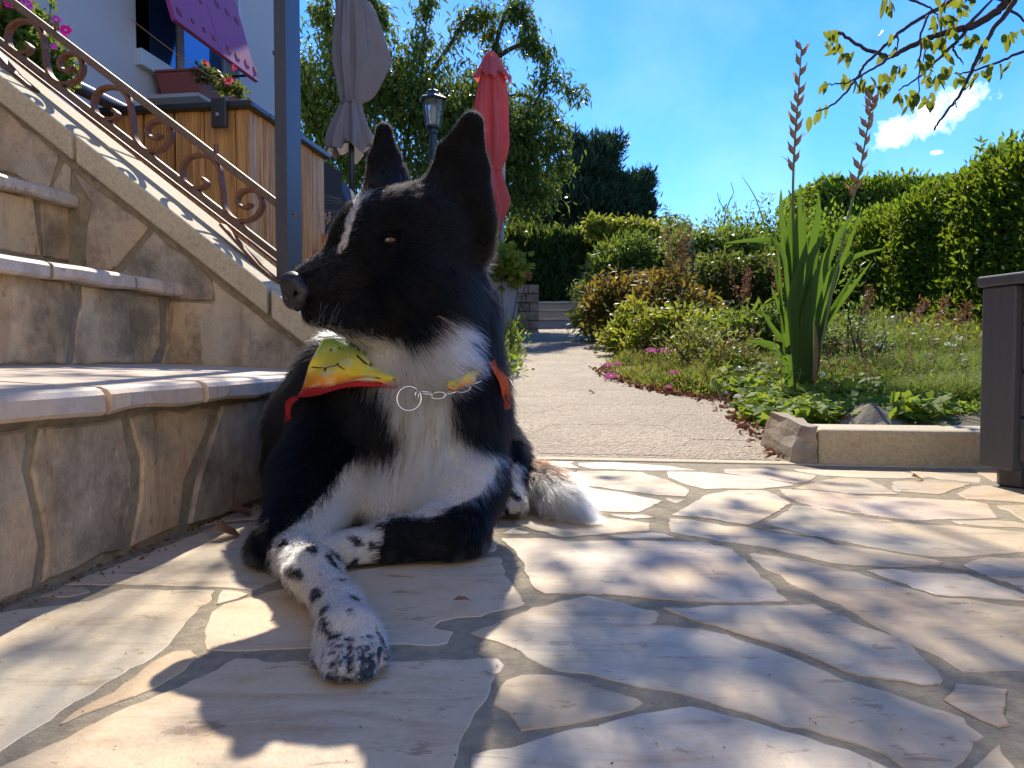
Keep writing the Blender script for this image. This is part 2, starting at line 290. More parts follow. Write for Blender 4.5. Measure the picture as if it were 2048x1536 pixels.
STONES=[[(-89,1555),(-166,1377),(-125,1288),(0,1228),(42,1220),(110,1213),(178,1203),(246,1180),(430,1182),(416,1208),(371,1246),(350,1273),(321,1303),(285,1329),(240,1352),(208,1369),(148,1407),(101,1442),(80,1454),(39,1478),(0,1505)],
[(80,1194),(125,1176),(166,1176),(181,1185),(143,1194),(119,1196)],
[(130,1170),(250,1125),(370,1078),(440,1050),(520,1045),(570,1060),(600,1120),(560,1160),(505,1181),(430,1176),(270,1172)],
[(385,1060),(480,1022),(560,1003),(640,1000),(660,1040),(530,1036),(445,1044)],
[(445,1183),(472,1184),(496,1190),(475,1199),(430,1211)],
[(383,1301),(392,1315),(371,1341),(335,1362),(312,1377),(267,1395),(238,1404),(160,1433),(131,1448),(119,1451),(148,1427),(187,1404),(226,1386),(285,1341),(324,1315),(350,1303)],
[(425,1223),(409,1255),(407,1287),(412,1302),(488,1303),(576,1299),(700,1293),(780,1290),(875,1292),(895,1287),(907,1264),(866,1255),(880,1243),(916,1236),(961,1233),(1000,1222),(1051,1210),(1038,1188),(1014,1155),(1000,1116),(915,1116),(800,1128),(700,1145),(560,1180),(447,1210)],
[(472,1318),(517,1319),(526,1324),(620,1325),(780,1324),(957,1318),(997,1319),(1009,1332),(1002,1346),(991,1352),(979,1384),(963,1414),(950,1428),(929,1469),(915,1513),(905,1545),(880,1720),(500,1780),(0,1800),(-330,1760),(-160,1610),(0,1536),(89,1496),(166,1460),(258,1414),(356,1377),(430,1341)],
[(1011,1361),(1041,1352),(1076,1350),(1123,1352),(1164,1364),(1222,1384),(1275,1399),(1287,1408),(1266,1420),(1193,1439),(1134,1452),(1088,1458),(1041,1463),(1029,1443),(1011,1425),(988,1411),(991,1393),(1003,1373)],
[(944,1513),(1017,1496),(1087,1475),(1149,1459),(1222,1446),(1310,1425),(1380,1415),(1410,1420),(1450,1431),(1507,1446),(1609,1475),(1697,1502),(1756,1528),(1800,1550),(1950,1640),(1500,1790),(930,1790),(938,1600)],
[(939,1267),(964,1257),(1014,1238),(1064,1216),(1090,1213),(1117,1203),(1178,1191),(1228,1203),(1290,1220),(1310,1222),(1319,1229),(1313,1245),(1300,1250),(1345,1253),(1457,1270),(1502,1289),(1545,1301),(1624,1332),(1682,1359),(1770,1384),(1858,1415),(1905,1428),(1928,1437),(1934,1449),(1969,1475),(1946,1487),(1943,1502),(1923,1522),(1914,1536),(1905,1560),(1850,1555),(1770,1510),(1712,1490),(1653,1471),(1566,1453),(1507,1431),(1448,1415),(1398,1399),(1339,1384),(1281,1377),(1222,1361),(1178,1349),(1117,1343),(1087,1335),(1052,1317),(1017,1294),(973,1279)],
[(1325,1219),(1398,1216),(1448,1213),(1536,1213),(1630,1210),(1671,1229),(1706,1247),(1756,1264),(1800,1279),(1826,1296),(1852,1326),(1876,1343),(1887,1364),(1879,1370),(1841,1373),(1770,1361),(1712,1351),(1682,1343),(1638,1323),(1580,1299),(1507,1279),(1448,1261),(1383,1241)],
[(1496,1109),(1509,1107),(1565,1115),(1612,1124),(1668,1137),(1712,1146),(1770,1164),(1829,1181),(1870,1196),(1931,1198),(1975,1206),(2048,1216),(2230,1245),(2240,1345),(2048,1343),(1928,1346),(1882,1317),(1829,1294),(1794,1276),(1741,1247),(1697,1220),(1638,1194),(1586,1171),(1559,1150),(1530,1140)],
[(1732,1142),(1785,1139),(1829,1146),(1887,1149),(1931,1150),(1975,1164),(2048,1190),(2100,1207),(2048,1204),(1990,1200),(1931,1195),(1873,1192),(1829,1178),(1785,1162)],
[(1925,1131),(1952,1121),(1975,1115),(2048,1119),(2230,1132),(2240,1235),(2110,1200),(2048,1181),(2019,1167),(1961,1149)],
[(1885,1402),(1908,1384),(1911,1370),(1961,1373),(2011,1381),(2013,1414),(2018,1452),(1996,1455),(1961,1443),(1928,1425)],
[(1996,1490),(2031,1536),(2080,1610),(1880,1610),(1946,1536)],
[(1003,1078),(1105,1078),(1129,1084),(1252,1082),(1407,1085),(1448,1096),(1472,1106),(1501,1131),(1536,1164),(1556,1187),(1574,1201),(1578,1203),(1507,1207),(1448,1207),(1398,1206),(1310,1198),(1222,1191),(1164,1188),(1090,1190),(1067,1179),(1052,1150),(1048,1131),(1030,1105)],
[(1216,1073),(1304,1066),(1328,1069),(1351,1076),(1252,1077)],
[(1337,1038),(1383,1040),(1448,1053),(1497,1055),(1536,1064),(1624,1076),(1668,1090),(1741,1099),(1829,1114),(1873,1121),(1887,1127),(1873,1131),(1800,1134),(1712,1133),(1668,1128),(1594,1111),(1536,1096),(1477,1088),(1436,1083),(1398,1075),(1340,1065)],
[(1029,1049),(1064,1060),(1120,1074),(1193,1071),(1252,1065),(1298,1063),(1301,1049),(1252,1042),(1193,1036),(1178,1027),(1046,1027)],
[(1001,1068),(1026,1057),(1066,1068)],
[(935,1076),(959,1061),(988,1049),(994,1055),(959,1073)],
[(944,1102),(976,1082),(994,1088),(991,1102),(959,1108)],
[(1158,979),(1193,979),(1237,985),(1281,994),(1325,1003),(1296,1017),(1275,1026),(1222,1025),(1172,1020),(1155,997)],
[(1140,953),(1155,942),(1281,945),(1339,962),(1380,981),(1372,994),(1325,992),(1237,981),(1152,969)],
[(1329,997),(1373,1000),(1351,1008)],
[(1155,927),(1222,925),(1339,933),(1398,942),(1281,942),(1181,938),(1158,932)],
[(1088,923),(1149,924),(1142,929),(1158,938),(1111,935)],
[(988,923),(1076,923),(1102,936),(1088,944),(1017,944)],
[(1334,944),(1400,945),(1470,951),(1507,954),(1566,965),(1589,972),(1515,979),(1448,978),(1410,979),(1369,969),(1337,956)],
[(1342,1032),(1380,1011),(1413,991),(1457,982),(1500,981),(1529,982),(1559,994),(1581,1007),(1567,1017),(1524,1041),(1498,1052),(1398,1035)],
[(1216,1031),(1287,1031),(1310,1036),(1266,1039)],
[(1448,939),(1530,938),(1586,945),(1634,951),(1621,962),(1594,967),(1521,956),(1448,946)],
[(1586,939),(1741,943),(1808,945),(1858,956),(1794,958),(1712,956),(1653,952),(1600,944)],
[(1817,942),(1887,947),(1964,956),(1961,967),(1887,959),(1838,950)],
[(1586,978),(1630,965),(1679,956),(1729,958),(1759,970),(1797,990),(1712,989),(1636,981)],
[(1786,964),(1867,961),(1943,969),(1911,979),(1879,990),(1800,984),(1785,979)],
[(1914,988),(1946,974),(1964,971),(2048,979),(2122,983),(2122,1010),(2048,1007),(2005,1003),(1934,999)],
[(1559,979),(1630,981),(1712,991),(1829,997),(1946,1003),(1975,1009),(1998,1037),(1946,1039),(1873,1040),(1829,1043),(1741,1031),(1653,1019),(1600,1006),(1574,994)],
[(1530,1046),(1553,1035),(1586,1011),(1630,1013),(1677,1027),(1741,1037),(1829,1049),(1917,1053),(2048,1065),(2180,1076),(2180,1102),(2048,1105),(1975,1111),(1917,1115),(1873,1115),(1800,1105),(1712,1088),(1638,1073),(1580,1061)],
[(1905,1043),(1975,1041),(2028,1044),(2048,1048),(2122,1052),(2122,1064),(2048,1057),(1975,1054),(1923,1049)],
[(1993,1012),(2048,1011),(2122,1014),(2122,1045),(2048,1043),(2022,1026)],
[(1530,1060),(1565,1061),(1630,1073),(1580,1069)],
[(2052,1355),(2180,1352),(2198,1414),(2063,1446)]]
# ---------------------------------------------------------------- ground and terrace
def path_z(b): return .073*np.clip(b-.2, 0, 8.0)
PR = [(1600,930),(1560,897),(1480,850),(1430,802),(1350,790),(1280,775),(1215,755),(1205,737),(1215,716),(1225,702),(1215,690),(1180,672),(1165,660),(1163,655)]
PL = [(1037,656),(1035,664),(1030,690),(1018,715),(1003,742)]
def path_pt(u, v):
    r = ray(u, v); b0 = .2; lo, hi = .5, 30
    f = lambda y: EYE+r[2]*y - .073*(np.dot(r*y-QO, E1)-b0)
    for _ in range(50):
        m = (lo+hi)/2
        if f(m) > 0: lo = m
        else: hi = m
    return np.array([r[0]*lo, lo])
PRW = np.array([path_pt(*q) for q in PR]); PLW = np.array([path_pt(*q) for q in PL][::-1]); PLW = np.vstack([[-.30, 1.55], [-.16, 2.6], PLW])
def right_x(y): return np.interp(y, PRW[:, 1], PRW[:, 0])
def left_x(y): return np.interp(y, PLW[:, 1], PLW[:, 0])
def sm(x): x = np.clip(x, 0, 1); return x*x*(3-2*x)
def gz(x, y):
    x = np.asarray(x, float); y = np.asarray(y, float); b = (x-QO[0])*E1[0]+(y-QO[1])*E1[1]
    pz = path_z(b); r = sm((x-right_x(y))/.12); l = sm((left_x(y)-x)/.12)
    z = pz - .03 + np.maximum(r*(.045+.03*sm((x-right_x(y)-.1)/.5)), l*.04)
    z = z + np.where(b > 8.0, .36*sm((b-8.0)/.7), 0)
    z = z + (.012+.028*r*sm((y-2.4)/1.0))*(np.sin(x*5.1+y*2.3)*np.sin(y*4.3-x*1.7)+.6*np.sin(x*11+1)*np.sin(y*9.7))*np.maximum(r, l)
    return np.where(b < .2, -.05, z)
xs = np.concatenate([-np.geomspace(400, 3.2, 14), np.arange(-3, 7, .06), np.geomspace(7.2, 400, 14)])
ys = np.concatenate([[-30, -8, -3, 0, .8, 1.2], np.arange(1.3, 10.4, .06), np.geomspace(10.8, 900, 22)])
X, Y = np.meshgrid(xs, ys, indexing='ij'); Z = gz(X, Y); nx, ny = X.shape
I = np.arange(nx*ny).reshape(nx, ny); FQ = np.stack([I[:-1, :-1], I[1:, :-1], I[1:, 1:], I[:-1, 1:]], -1).reshape(-1, 4)
ground = tag(mesh('ground', np.stack([X, Y, Z], -1).reshape(-1, 3), FQ, M['soil'], smooth=True), kind='structure')
tb = MB(); tb.sbox(-6, .02, -6, .2, -.05, 0); terrace = tag(tb.build('terrace_floor', M['mortar']), kind='structure')
def prism(name, P2, frame, h0, h1, mat, parent, jit=.0015, sub=.02, inset=.0009, uneven=0.0):
    """polygon P2 (N,2) in a plane frame (origin, X, Y, N) as a thin stone with chipped edges"""
    P2 = np.asarray(P2, float); out = []
    for i in range(len(P2)):
        a, b = P2[i], P2[(i+1) % len(P2)]; L = np.linalg.norm(b-a); k = max(1, int(L/sub)); nrm = np.array([b[1]-a[1], a[0]-b[0]])/(L+1e-9)
        for j in range(k): out.append(a+(b-a)*j/k + (nrm*random.gauss(0, jit) if j else nrm*random.gauss(0, jit*.4)))
    P2 = np.array(out)
    area = np.sum(P2[:, 0]*np.roll(P2[:, 1], -1)-np.roll(P2[:, 0], -1)*P2[:, 1])
    if area < 0: P2 = P2[::-1]
    d = np.roll(P2, -1, 0)-np.roll(P2, 1, 0); d /= np.linalg.norm(d, axis=1)[:, None]+1e-9; nin = np.stack([-d[:, 1], d[:, 0]], 1)
    P3 = P2+nin*inset; o, Xa, Ya, N = frame; n = len(P2)
    tz = uneven*np.sin(P2[:, 0]*9+random.random()*6)*np.cos(P2[:, 1]*7)
    V = [o+p[0]*Xa+p[1]*Ya+N*h0 for p in P2]+[o+p[0]*Xa+p[1]*Ya+N*(h1-inset*.6) for p in P2]+[o+p[0]*Xa+p[1]*Ya+N*(h1+q) for p, q in zip(P3, tz)]
    Fc = [(i, (i+1) % n, n+(i+1) % n, n+i) for i in range(n)]+[(n+i, n+(i+1) % n, 2*n+(i+1) % n, 2*n+i) for i in range(n)]+[tuple(2*n+i for i in range(n))]
    ob = mesh(name, V, Fc, mat, parent)
    return ob
FL = (np.zeros(3), np.array([1., 0, 0]), np.array([0, 1., 0]), UP)
polysW = []
for pts in STONES:
    P = np.array([G(u, v)[:2] for u, v in pts]); polysW.append(P)
    prism('paving_stone', P, FL, -.002, .0007+random.uniform(0, .0007), M['flag'], terrace, .0013, .010)
def inpoly(P, Q):
    Q = np.atleast_2d(Q); inside = np.zeros(len(Q), bool); j = len(P)-1
    for i in range(len(P)):
        xi, yi = P[i]; xj, yj = P[j]
        c = ((yi > Q[:, 1]) != (yj > Q[:, 1])) & (Q[:, 0] < (xj-xi)*(Q[:, 1]-yi)/(yj-yi+1e-15)+xi); inside ^= c; j = i
    return inside
def dense(P, s=.02):
    out = []
    for i in range(len(P)):
        a, b = P[i], P[(i+1) % len(P)]; k = max(1, int(np.linalg.norm(b-a)/s)); out += [a+(b-a)*j/k for j in range(k)]
    return np.array(out)
bnd = np.vstack([dense(P) for P in polysW])
seeds = []
for _ in range(6000):
    a, b = random.uniform(-3.2, -.05), random.uniform(-1.7, .12); q = S(a, b, 0)[:2]
    if np.min(np.linalg.norm(bnd-q, axis=1)) < .055 or any(inpoly(P, q)[0] for P in polysW): continue
    if seeds and np.min(np.linalg.norm(np.array(seeds)-q, axis=1)) < .17: continue
    seeds.append(q)
sites = np.vstack([np.array(seeds), bnd])
def clip(poly, p, nrm):
    out = []
    for i in range(len(poly)):
        a, b = poly[i], poly[(i+1) % len(poly)]; da, db = np.dot(a-p, nrm), np.dot(b-p, nrm)
        if da <= 0: out.append(a)
        if da*db < 0: out.append(a+(b-a)*da/(da-db))
    return out
for i, s in enumerate(seeds):
    poly = [S(aa, bb, 0)[:2] for aa, bb in ((-3.3, -1.8), (-.015, -1.8), (-.015, .185), (-3.3, .185))]
    dd = np.linalg.norm(sites-s, axis=1)
    for j in np.argsort(dd)[1:60]:
        if dd[j] > .5: break
        q = sites[j]; nrm = (q-s)/dd[j]; m = (q+s)/2 if j < len(seeds) else q
        poly = clip(poly, m-nrm*.009, nrm)
        if len(poly) < 3: break
    if len(poly) >= 3: prism('paving_stone', np.array(poly), FL, -.002, .001, M['flag'], terrace, .001, .02)
rw = MB(); rw.box([-4, -3.5, -.05], [12, 0, 0], [0, .25, 0], [0, 0, 3.4]); tag(rw.build('added_bounce_wall', M['wall_cream']), kind='structure')  # unseen wall behind the camera, added to bounce warm sunlight into the shade
# edge strip of the terrace
eb = MB(); eb.sbox(-5, -.30, .2, .24, -.05, .003); tag(eb.build('terrace_edge_strip', M['concrete'], bevel=.003), kind='structure')
# ---------------------------------------------------------------- hexagonal path slabs
pm = MB()
bs = np.linspace(.24, 8.25, 24)
V = []; Fc = []
for i, b in enumerate(bs):
    for a in (.6, -1.3): V.append(S(a, b, path_z(b)-.0006))
Fc = [(2*i, 2*i+1, 2*i+3, 2*i+2) for i in range(len(bs)-1)]
path = tag(mesh('garden_path', V, Fc, M['paving']), kind='structure')
ax = E1*1.0+UP*.073; ax = ax/np.linalg.norm(ax); rx = -E2
hexo = S(0, .2, 0); HA, HL, HH = .06, .285, .2; sp = HL+HA
x_0 = float(np.dot(np.array([.43, 1.83, 0])-S(0, .2, 0), rx)); b_0 = float(np.dot(np.array([.43, 1.83, 0])-S(0, .2, 0), E1))
FP = (hexo, rx, ax, np.cross(rx, ax))
for i in range(-5, 6):
    for j in range(-1, 22):
        cx = x_0-(HL/2+HA)+sp*i; cy = b_0+.4*j+(.2 if i % 2 else 0); wp = hexo+rx*cx+ax*cy
        if cy > 8.2 or cy < -.1: continue
        if wp[0] > right_x(wp[1])+.28 or wp[0] < left_x(wp[1])-.28: continue
        g = .0007; P = [(cx-HL/2-HA+g, cy), (cx-HL/2+g, cy-HH+g), (cx+HL/2-g, cy-HH+g), (cx+HL/2+HA-g, cy), (cx+HL/2-g, cy+HH-g), (cx-HL/2+g, cy+HH-g)]
        P = [np.array(q) for q in P]; P = clip(P, np.array([0, .046]), np.array([0, -1.])); 
        if len(P) >= 3: prism('paving_slab', P, FP, -.004, random.uniform(.0001, .0005), M['paving'], path, 0, .2, .002)
# ---------------------------------------------------------------- stone steps
steps = tag(empty('stone_steps', S(0, -.5, 0)), 'stone clad garden steps with thick pale treads climbing left beside the dog', 'steps')
bpy.context.view_layer.update()
def par(o, p):
    o.parent = p; o.matrix_parent_inverse = Matrix.Translation(p.location).inverted() if p.type == 'EMPTY' else Matrix(); return o
NOS = [(-.03, .31, .188, .205), (.31, .53, .362, .366), (.53, .76, .539, .543), (.76, .99, .715, .719), (.99, 1.22, .89, .894), (1.22, 1.45, 1.066, 1.07)]
core = MB(); prev = 0
for (a0, a1, z0, z1) in NOS:
    core.sbox(a0+.03, 2.3, -2.4, -.002, prev, z0-.026); prev = z0-.026
par(core.build('mortar_core', M['mortar']), steps)
J1 = [onplane(u, 800, QO-.03*E2, E2) for u in (-260, -120, 213, 410, 640)]
def bval(P): return float(np.dot(P-QO, E1))
joints = [[-2.4, -1.7, -1.25, bval(J1[2]), bval(J1[3]), bval(J1[4]), 0]]
j2 = [bval(onplane(u, 550, QO+.31*E2, E2)) for u in (110, 278)]; joints.append([-2.4, -1.6, -.95, j2[0], j2[1], 0])
joints += [[-2.4, -1.5, -.75, -.32, 0], [-2.4, -1.4, -.6, 0], [-2.4, -1.2, -.5, 0], [-2.4, -1, 0]]
for k, ((a0, a1, z0, z1), js) in enumerate(zip(NOS, joints)):
    for i in range(len(js)-1):
        b0, b1 = js[i]+.005, js[i+1]-(.005 if i < len(js)-2 else .003); sk = random.uniform(-.012, .012)
        n = 9; V = []; 
        for t in np.linspace(0, 1, n):
            b = b0+(b1-b0)*t; w = .003*math.sin(b*23+k)+.002*math.sin(b*61)
            lo = z0-.026+.002*math.sin(b*37)
            fr = a0-w
            prof = [(a1+.03, z1-.02), (a1+.03, z1), (fr+.012, z0+.0005), (fr+.005, z0-.002), (fr+.001, z0-.007), (fr, lo+.004), (fr+.004, lo), (fr+.06, lo)]
            V += [S(aa, b+sk*(1 if t in (0, 1) else .3)*(aa-a0)*3, zz) for aa, zz in prof]
        m = 8; Fc = [(i2*m+q, i2*m+(q+1) % m, (i2+1)*m+(q+1) % m, (i2+1)*m+q) for i2 in range(n-1) for q in range(m)]+[tuple(range(m-1, -1, -1)), tuple((n-1)*m+q for q in range(m))]
        par(mesh('tread_slab', V, Fc, M['tread']), steps)
for (a0, a1, z0, z1), js in zip(NOS[:3], joints[:3]):
    for b in js[1:-1]:
        m = MB(); m.hexa([S(a0+.007, b-.012, z0-.024), S(a1+.03, b-.012, z0-.024), S(a1+.03, b+.012, z0-.024), S(a0+.007, b+.012, z0-.024), S(a0+.007, b-.012, z0-.004), S(a1+.03, b-.012, z1-.003), S(a1+.03, b+.012, z1-.003), S(a0+.007, b+.012, z0-.004)]); par(m.build('joint_mortar', M['mortar']), steps)
def veneer(polys, plane_pt, nrm, mat, parent, th=.004, name='facing_stone'):
    Yv = UP; Xv = np.cross(Yv, nrm)
    for pts in polys:
        P = [onplane(u, v, plane_pt, nrm)-plane_pt for u, v in pts]; P2 = [(np.dot(p, Xv), p[2]) for p in P]
        o = prism(name, P2, (plane_pt, Xv, Yv, nrm), -.003, th-.001+random.uniform(0, .0025), mat if not isinstance(mat, (list, tuple)) else random.choice(mat), None, .002, .03, .003, .0012)
        par(o, parent)
R1 = [[(-300,1000),(-200,860),(0,863),(42,856),(50,880),(38,935),(58,1020),(72,1095),(58,1178),(0,1200),(-250,1310)],
 [(75,856),(235,838),(245,880),(258,930),(255,1000),(238,1100),(150,1136),(80,1165),(88,1100),(78,1030),(58,940)],
 [(258,834),(425,814),(395,890),(365,960),(352,1050),(300,1074),(258,1092),(278,1000),(281,920),(265,870)],
 [(440,811),(590,794),(620,880),(600,965),(540,990),(470,1016),(375,1048),(390,960),(415,890)],
 [(605,792),(700,782),(690,925),(618,955),(632,880)]]
veneer(R1, QO.copy(), -E2, M['veneer'], steps)
R2 = [[(-200,540),(0,545),(133,562),(145,590),(142,650),(128,727),(0,730),(-200,735)], [(163,572),(315,594),(318,640),(318,690),(300,726),(145,728),(150,650)], [(332,597),(424,603),(424,728),(322,728),(332,690)]]
veneer(R2, QO+.34*E2, -E2, M['veneer_bounce_lit'], steps)
R3 = [[(-60,370),(62,392),(68,440),(78,512),(0,500),(-60,490)], [(78,394),(183,417),(180,536),(85,513)]]
veneer(R3, QO+.56*E2, -E2, M['veneer_bounce_lit'], steps)
# side wall with sloping coping
wall = tag(empty('stair_side_wall', S(.5, .1, 0)), 'stone clad sloping wall at the far side of the steps with cast coping on top', 'wall')
CZ = lambda a: .398+.763*(a-.26)
wm = MB(); wm.hexa([S(-.26, 0, -.03), S(2.2, 0, -.03), S(2.2, .17, -.03), S(-.26, .17, -.03), S(-.26, 0, CZ(-.26)+.002), S(2.2, 0, CZ(2.2)), S(2.2, .17, CZ(2.2)), S(-.26, .17, CZ(-.26)+.002)])
par(wm.build('mortar_core', M['mortar']), wall)
SW = [[(-150,90),(0,212),(120,312),(97,385),(0,343),(-150,280)], [(132,326),(145,336),(142,392),(106,381)], [(152,342),(215,392),(300,458),(235,535),(178,560),(172,500),(186,410)],
 [(310,465),(415,548),(432,580),(425,600),(300,600),(245,545)], [(428,560),(520,632),(640,730),(640,760),(400,760),(400,640),(432,600)], [(180,575),(290,600),(440,610),(400,735),(180,700)]]
veneer(SW, QO.copy(), -E1, M['veneer'], wall, .005)
for (a0, a1) in ((-.27, .12), (.128, .52), (.528, 1.05), (1.058, 1.7), (1.708, 2.2)):
    cb = MB(); cb.hexa([S(a0, -.022, CZ(a0)), S(a1, -.022, CZ(a1)), S(a1, .185, CZ(a1)), S(a0, .185, CZ(a0)), S(a0, -.022, CZ(a0)+.055), S(a1, -.022, CZ(a1)+.055), S(a1, .185, CZ(a1)+.055), S(a0, .185, CZ(a0)+.055)])
    par(cb.build('coping_block', M['concrete'], bevel=.004), wall)
# ---------------------------------------------------------------- railing and post
rail = tag(empty('stair_railing', S(.5, .08, CZ(.5))), 'rusty wrought iron railing with S scrolls between two sloping bars', 'railing')
RB = .112
def _ln(p, q):
    A = onplane(*p, QO+RB*E1, E1)-QO; B = onplane(*q, QO+RB*E1, E1)-QO; a0, a1 = float(A@E2), float(B@E2); s = (B[2]-A[2])/(a1-a0); return (lambda a: A[2]+s*(a-a0)), s
rz1, rs1 = _ln((554, 407), (20, 0)); rz0, rs0 = _ln((554, 509), (0, 82))
def bar(z, w, t, a0=.128, a1=1.75, twist=0):
    P = [S(a, RB, z(a)) for a in np.linspace(a0, a1, 60)]; m = MB(); m.ribbon(P, w, t, E1); return m
par(bar(rz1, .016, .015).build('top_rail', M['rust_rail'], bevel=.002), rail)
par(bar(rz0, .015, .013).build('bottom_rail', M['rust_rail'], bevel=.002), rail)
par(bar(lambda a: rz0(a)-.016, .016, .004).build('flat_bar', M['rust'], bevel=.001), rail)
sc = [(672,612),(650,600),(630,606),(622,630),(640,648),(665,645),(690,668),(682,690),(650,702),(610,700),(575,680),(556,640),(553,595),(570,550),(605,520),(650,512),(700,522),(738,555),(760,590),(768,640),(778,700),(785,770),(800,825),(835,868),(880,888),(930,884),(970,862),(998,820),(1003,775),(985,733),(950,712),(910,712),(878,735),(865,768),(875,798),(905,812),(935,800),(940,785)]
sc = sc[5:]
base = [onplane(u*.3418, v*.3418, QO+RB*E1, E1) for u, v in sc]; base = spline(base, 5)
proto = MB().ribbon(base, .016, .0070, E1).build('scroll', M['rust'], smooth=False)
par(proto, rail)
for k in (-1, 1, 2, 3, 4, 5, 6):
    if k == -1: off = -.2*E2 - UP*.2*rs0
    else: off = k*(.2*E2+UP*.2*rs0)
    c = proto.copy(); COL.objects.link(c); c.parent = rail; c.matrix_parent_inverse = proto.matrix_parent_inverse.copy(); c.location = Vector(off)
for (u, v) in ((113, 52), (432, 298)):
    p = onplane(u, v, QO+RB*E1, E1); par(MB().tube([p-UP*.008, p+UP*.009], .005, 6).build('bolt', M['rust']), rail)
for a in (.17, .70): 
    P = [S(a+.09, .06, CZ(a+.09)+.055+.03), S(a+.05, .06, CZ(a+.05)+.055+.018), S(a+.01, .06, CZ(a+.01)+.055+.006), S(a-.03, .06, CZ(a-.03)+.055+.004)]
    par(MB().ribbon(P, .022, .006, E1).build('foot_bracket', M['rust']), rail)
post = tag(empty('steel_post', S(.128, .09, .3)), 'blue grey square steel post standing at the foot of the sloping railing', 'post')
pb = MB(); pb.sbox(.128, .153, .075, .145, CZ(.11)+.05, 2.9); pb.sbox(.153, .154, .078, .142, CZ(.11)+.05, 2.9)
par(pb.build('upright', M['steel'], bevel=.0025), post)
fb = MB(); fb.sbox(.116, .166, .065, .155, CZ(.11)+.045, CZ(.11)+.075); par(fb.build('base_plate', M['rust'], bevel=.003), post)
for z in (.83,): par(MB().tube([S(.153, .09, z), S(.161, .09, z)], .005, 6).build('screw', M['dark_metal']), post)
# ---------------------------------------------------------------- timber clad parapet
para = tag(empty('timber_parapet', S(1.2, 1.2, .2)), 'raised parapet clad in upright larch boards under a black cap rail', 'parapet')
PA, PB, PT = .703, 1.046, 1.04
pc = MB(); pc.sbox(PA+.012, 2.5, PB+.012, PB+.9, .1, PT); par(pc.build('dark_backing', M['black_gap']), para)
def board(a0, a1, b0, b1, z0, z1, groove, side):
    m = MB(); th = .014
    if side == 'f': m.sbox(a0, a1, PB-.004, PB+.012, z0, z1)
    else: m.sbox(PA-.004, PA+.012, b0, b1, z0, z1)
    if groove:
        L0, L1 = (a0, a1) if side == 'f' else (b0, b1); n = 7
        for i in range(n):
            g0 = L0+.012+(L1-L0-.024)*i/n; g1 = g0+(L1-L0-.024)/n*.62
            if side == 'f': m.sbox(g0, g1, PB-.008, PB-.003, z0, z1)
            else: m.sbox(PA-.008, PA-.003, g0, g1, z0, z1)
    par(m.build('larch_board', M['larch'], bevel=.0008, bseg=1), para)
a = PA; i = 0
while a < 2.4:
    w = .042 if i == 0 else random.uniform(.10, .118); board(a, a+w, 0, 0, .15, PT, i % 3 != 1 and i > 0, 'f'); a += w+random.choice([.003, .003, .01]); i += 1
b = PB-.003; i = 0
while b < PB+.62:
    w = random.choice([.045, .07, .115]); board(0, 0, b, b+w, .15, PT, w > .1, 's'); b += w+.004; i += 1
cp = MB(); cp.sbox(PA-.03, 2.5, PB-.035, PB+.10, PT, PT+.022); par(cp.build('cap_rail', M['dark_metal'], bevel=.004), para)
cp = MB(); cp.sbox(PA-.03, PA+.11, PB+.103, PB+.66, PT, PT+.022); par(cp.build('cap_rail', M['dark_metal'], bevel=.004), para)
q = onplane(441, 225, QO+(PB-.04)*E1, E1); qa = float(np.dot(q-QO, E2))
cm = MB(); cm.sbox(qa-.026, qa+.026, PB-.055, PB-.036, PT-.07, PT+.026); cl = par(cm.build('clamp', M['dark_metal'], bevel=.003), para)
par(MB().tube([S(qa, PB-.062, PT-.03), S(qa, PB-.054, PT-.03)], .006, 8).build('bolt', M['chrome']), para)
tp = W(222, 203, 2.6); a_t = float(np.dot(tp-QO, E2)); tube = MB().tube([S(a_t, .55, 1.06), S(a_t, PB+.02, 1.06)], .021, 20).build('handrail_tube', M['steel'], smooth=True)
tag(tube, 'thick blue grey tube lying level behind the upper scrolls of the railing', 'tube')
# ---------------------------------------------------------------- house
house = tag(empty('house', S(2.6, 3, 0)), 'pale rendered house wall with a dark window above the timber parapet', 'house')
HW = 2.43; wb0, wb1, wz0, wz1 = 3.02, 4.25, 2.1, 3.4
hm = MB(); HB = 5.39
hm.sbox(HW, HW+.3, -3, wb0, -.1, 5.6); hm.sbox(HW, HW+.3, wb1, HB, -.1, 5.6); hm.sbox(HW, HW+.3, wb0, wb1, -.1, wz0); hm.sbox(HW, HW+.3, wb0, wb1, wz1, 5.6); hm.sbox(HW+.3, HW+7, HB-.3, HB, -.1, 5.6)
par(hm.build('wall', M['wall']), house)
rm = MB(); rm.sbox(HW+.25, HW+2.2, wb0-.8, wb1+.8, wz0-.9, wz0-.85); rm.sbox(HW+2.2, HW+2.25, wb0-.8, wb1+.8, wz0-.9, wz1+.5); rm.sbox(HW+.3, HW+2.2, wb1+.8, wb1+.85, wz0-.9, wz1+.5); rm.sbox(HW+.3, HW+2.2, wb0-.85, wb0-.8, wz0-.9, wz1+.5); rm.sbox(HW+.3, HW+2.2, wb0-.8, wb1+.8, wz1+.5, wz1+.55)
par(rm.build('room_interior', M['dark_room']), house)
rf = MB(); rf.hexa([S(HW-.5, -3.4, 5.45), S(HW+3.5, -3.4, 7.2), S(HW+3.5, HB+.4, 7.2), S(HW-.5, HB+.4, 5.45), S(HW-.5, -3.4, 5.6), S(HW+3.5, -3.4, 7.35), S(HW+3.5, HB+.4, 7.35), S(HW-.5, HB+.4, 5.6)])
par(rf.build('roof', M['terracotta']), house)
win = empty('window', S(HW, 3.6, 2.7)); tag(win); par(win, house)
def parw(o):
    o.parent = win; o.matrix_parent_inverse = Matrix.Translation(Vector(S(HW, 3.6, 2.7))).inverted(); return o
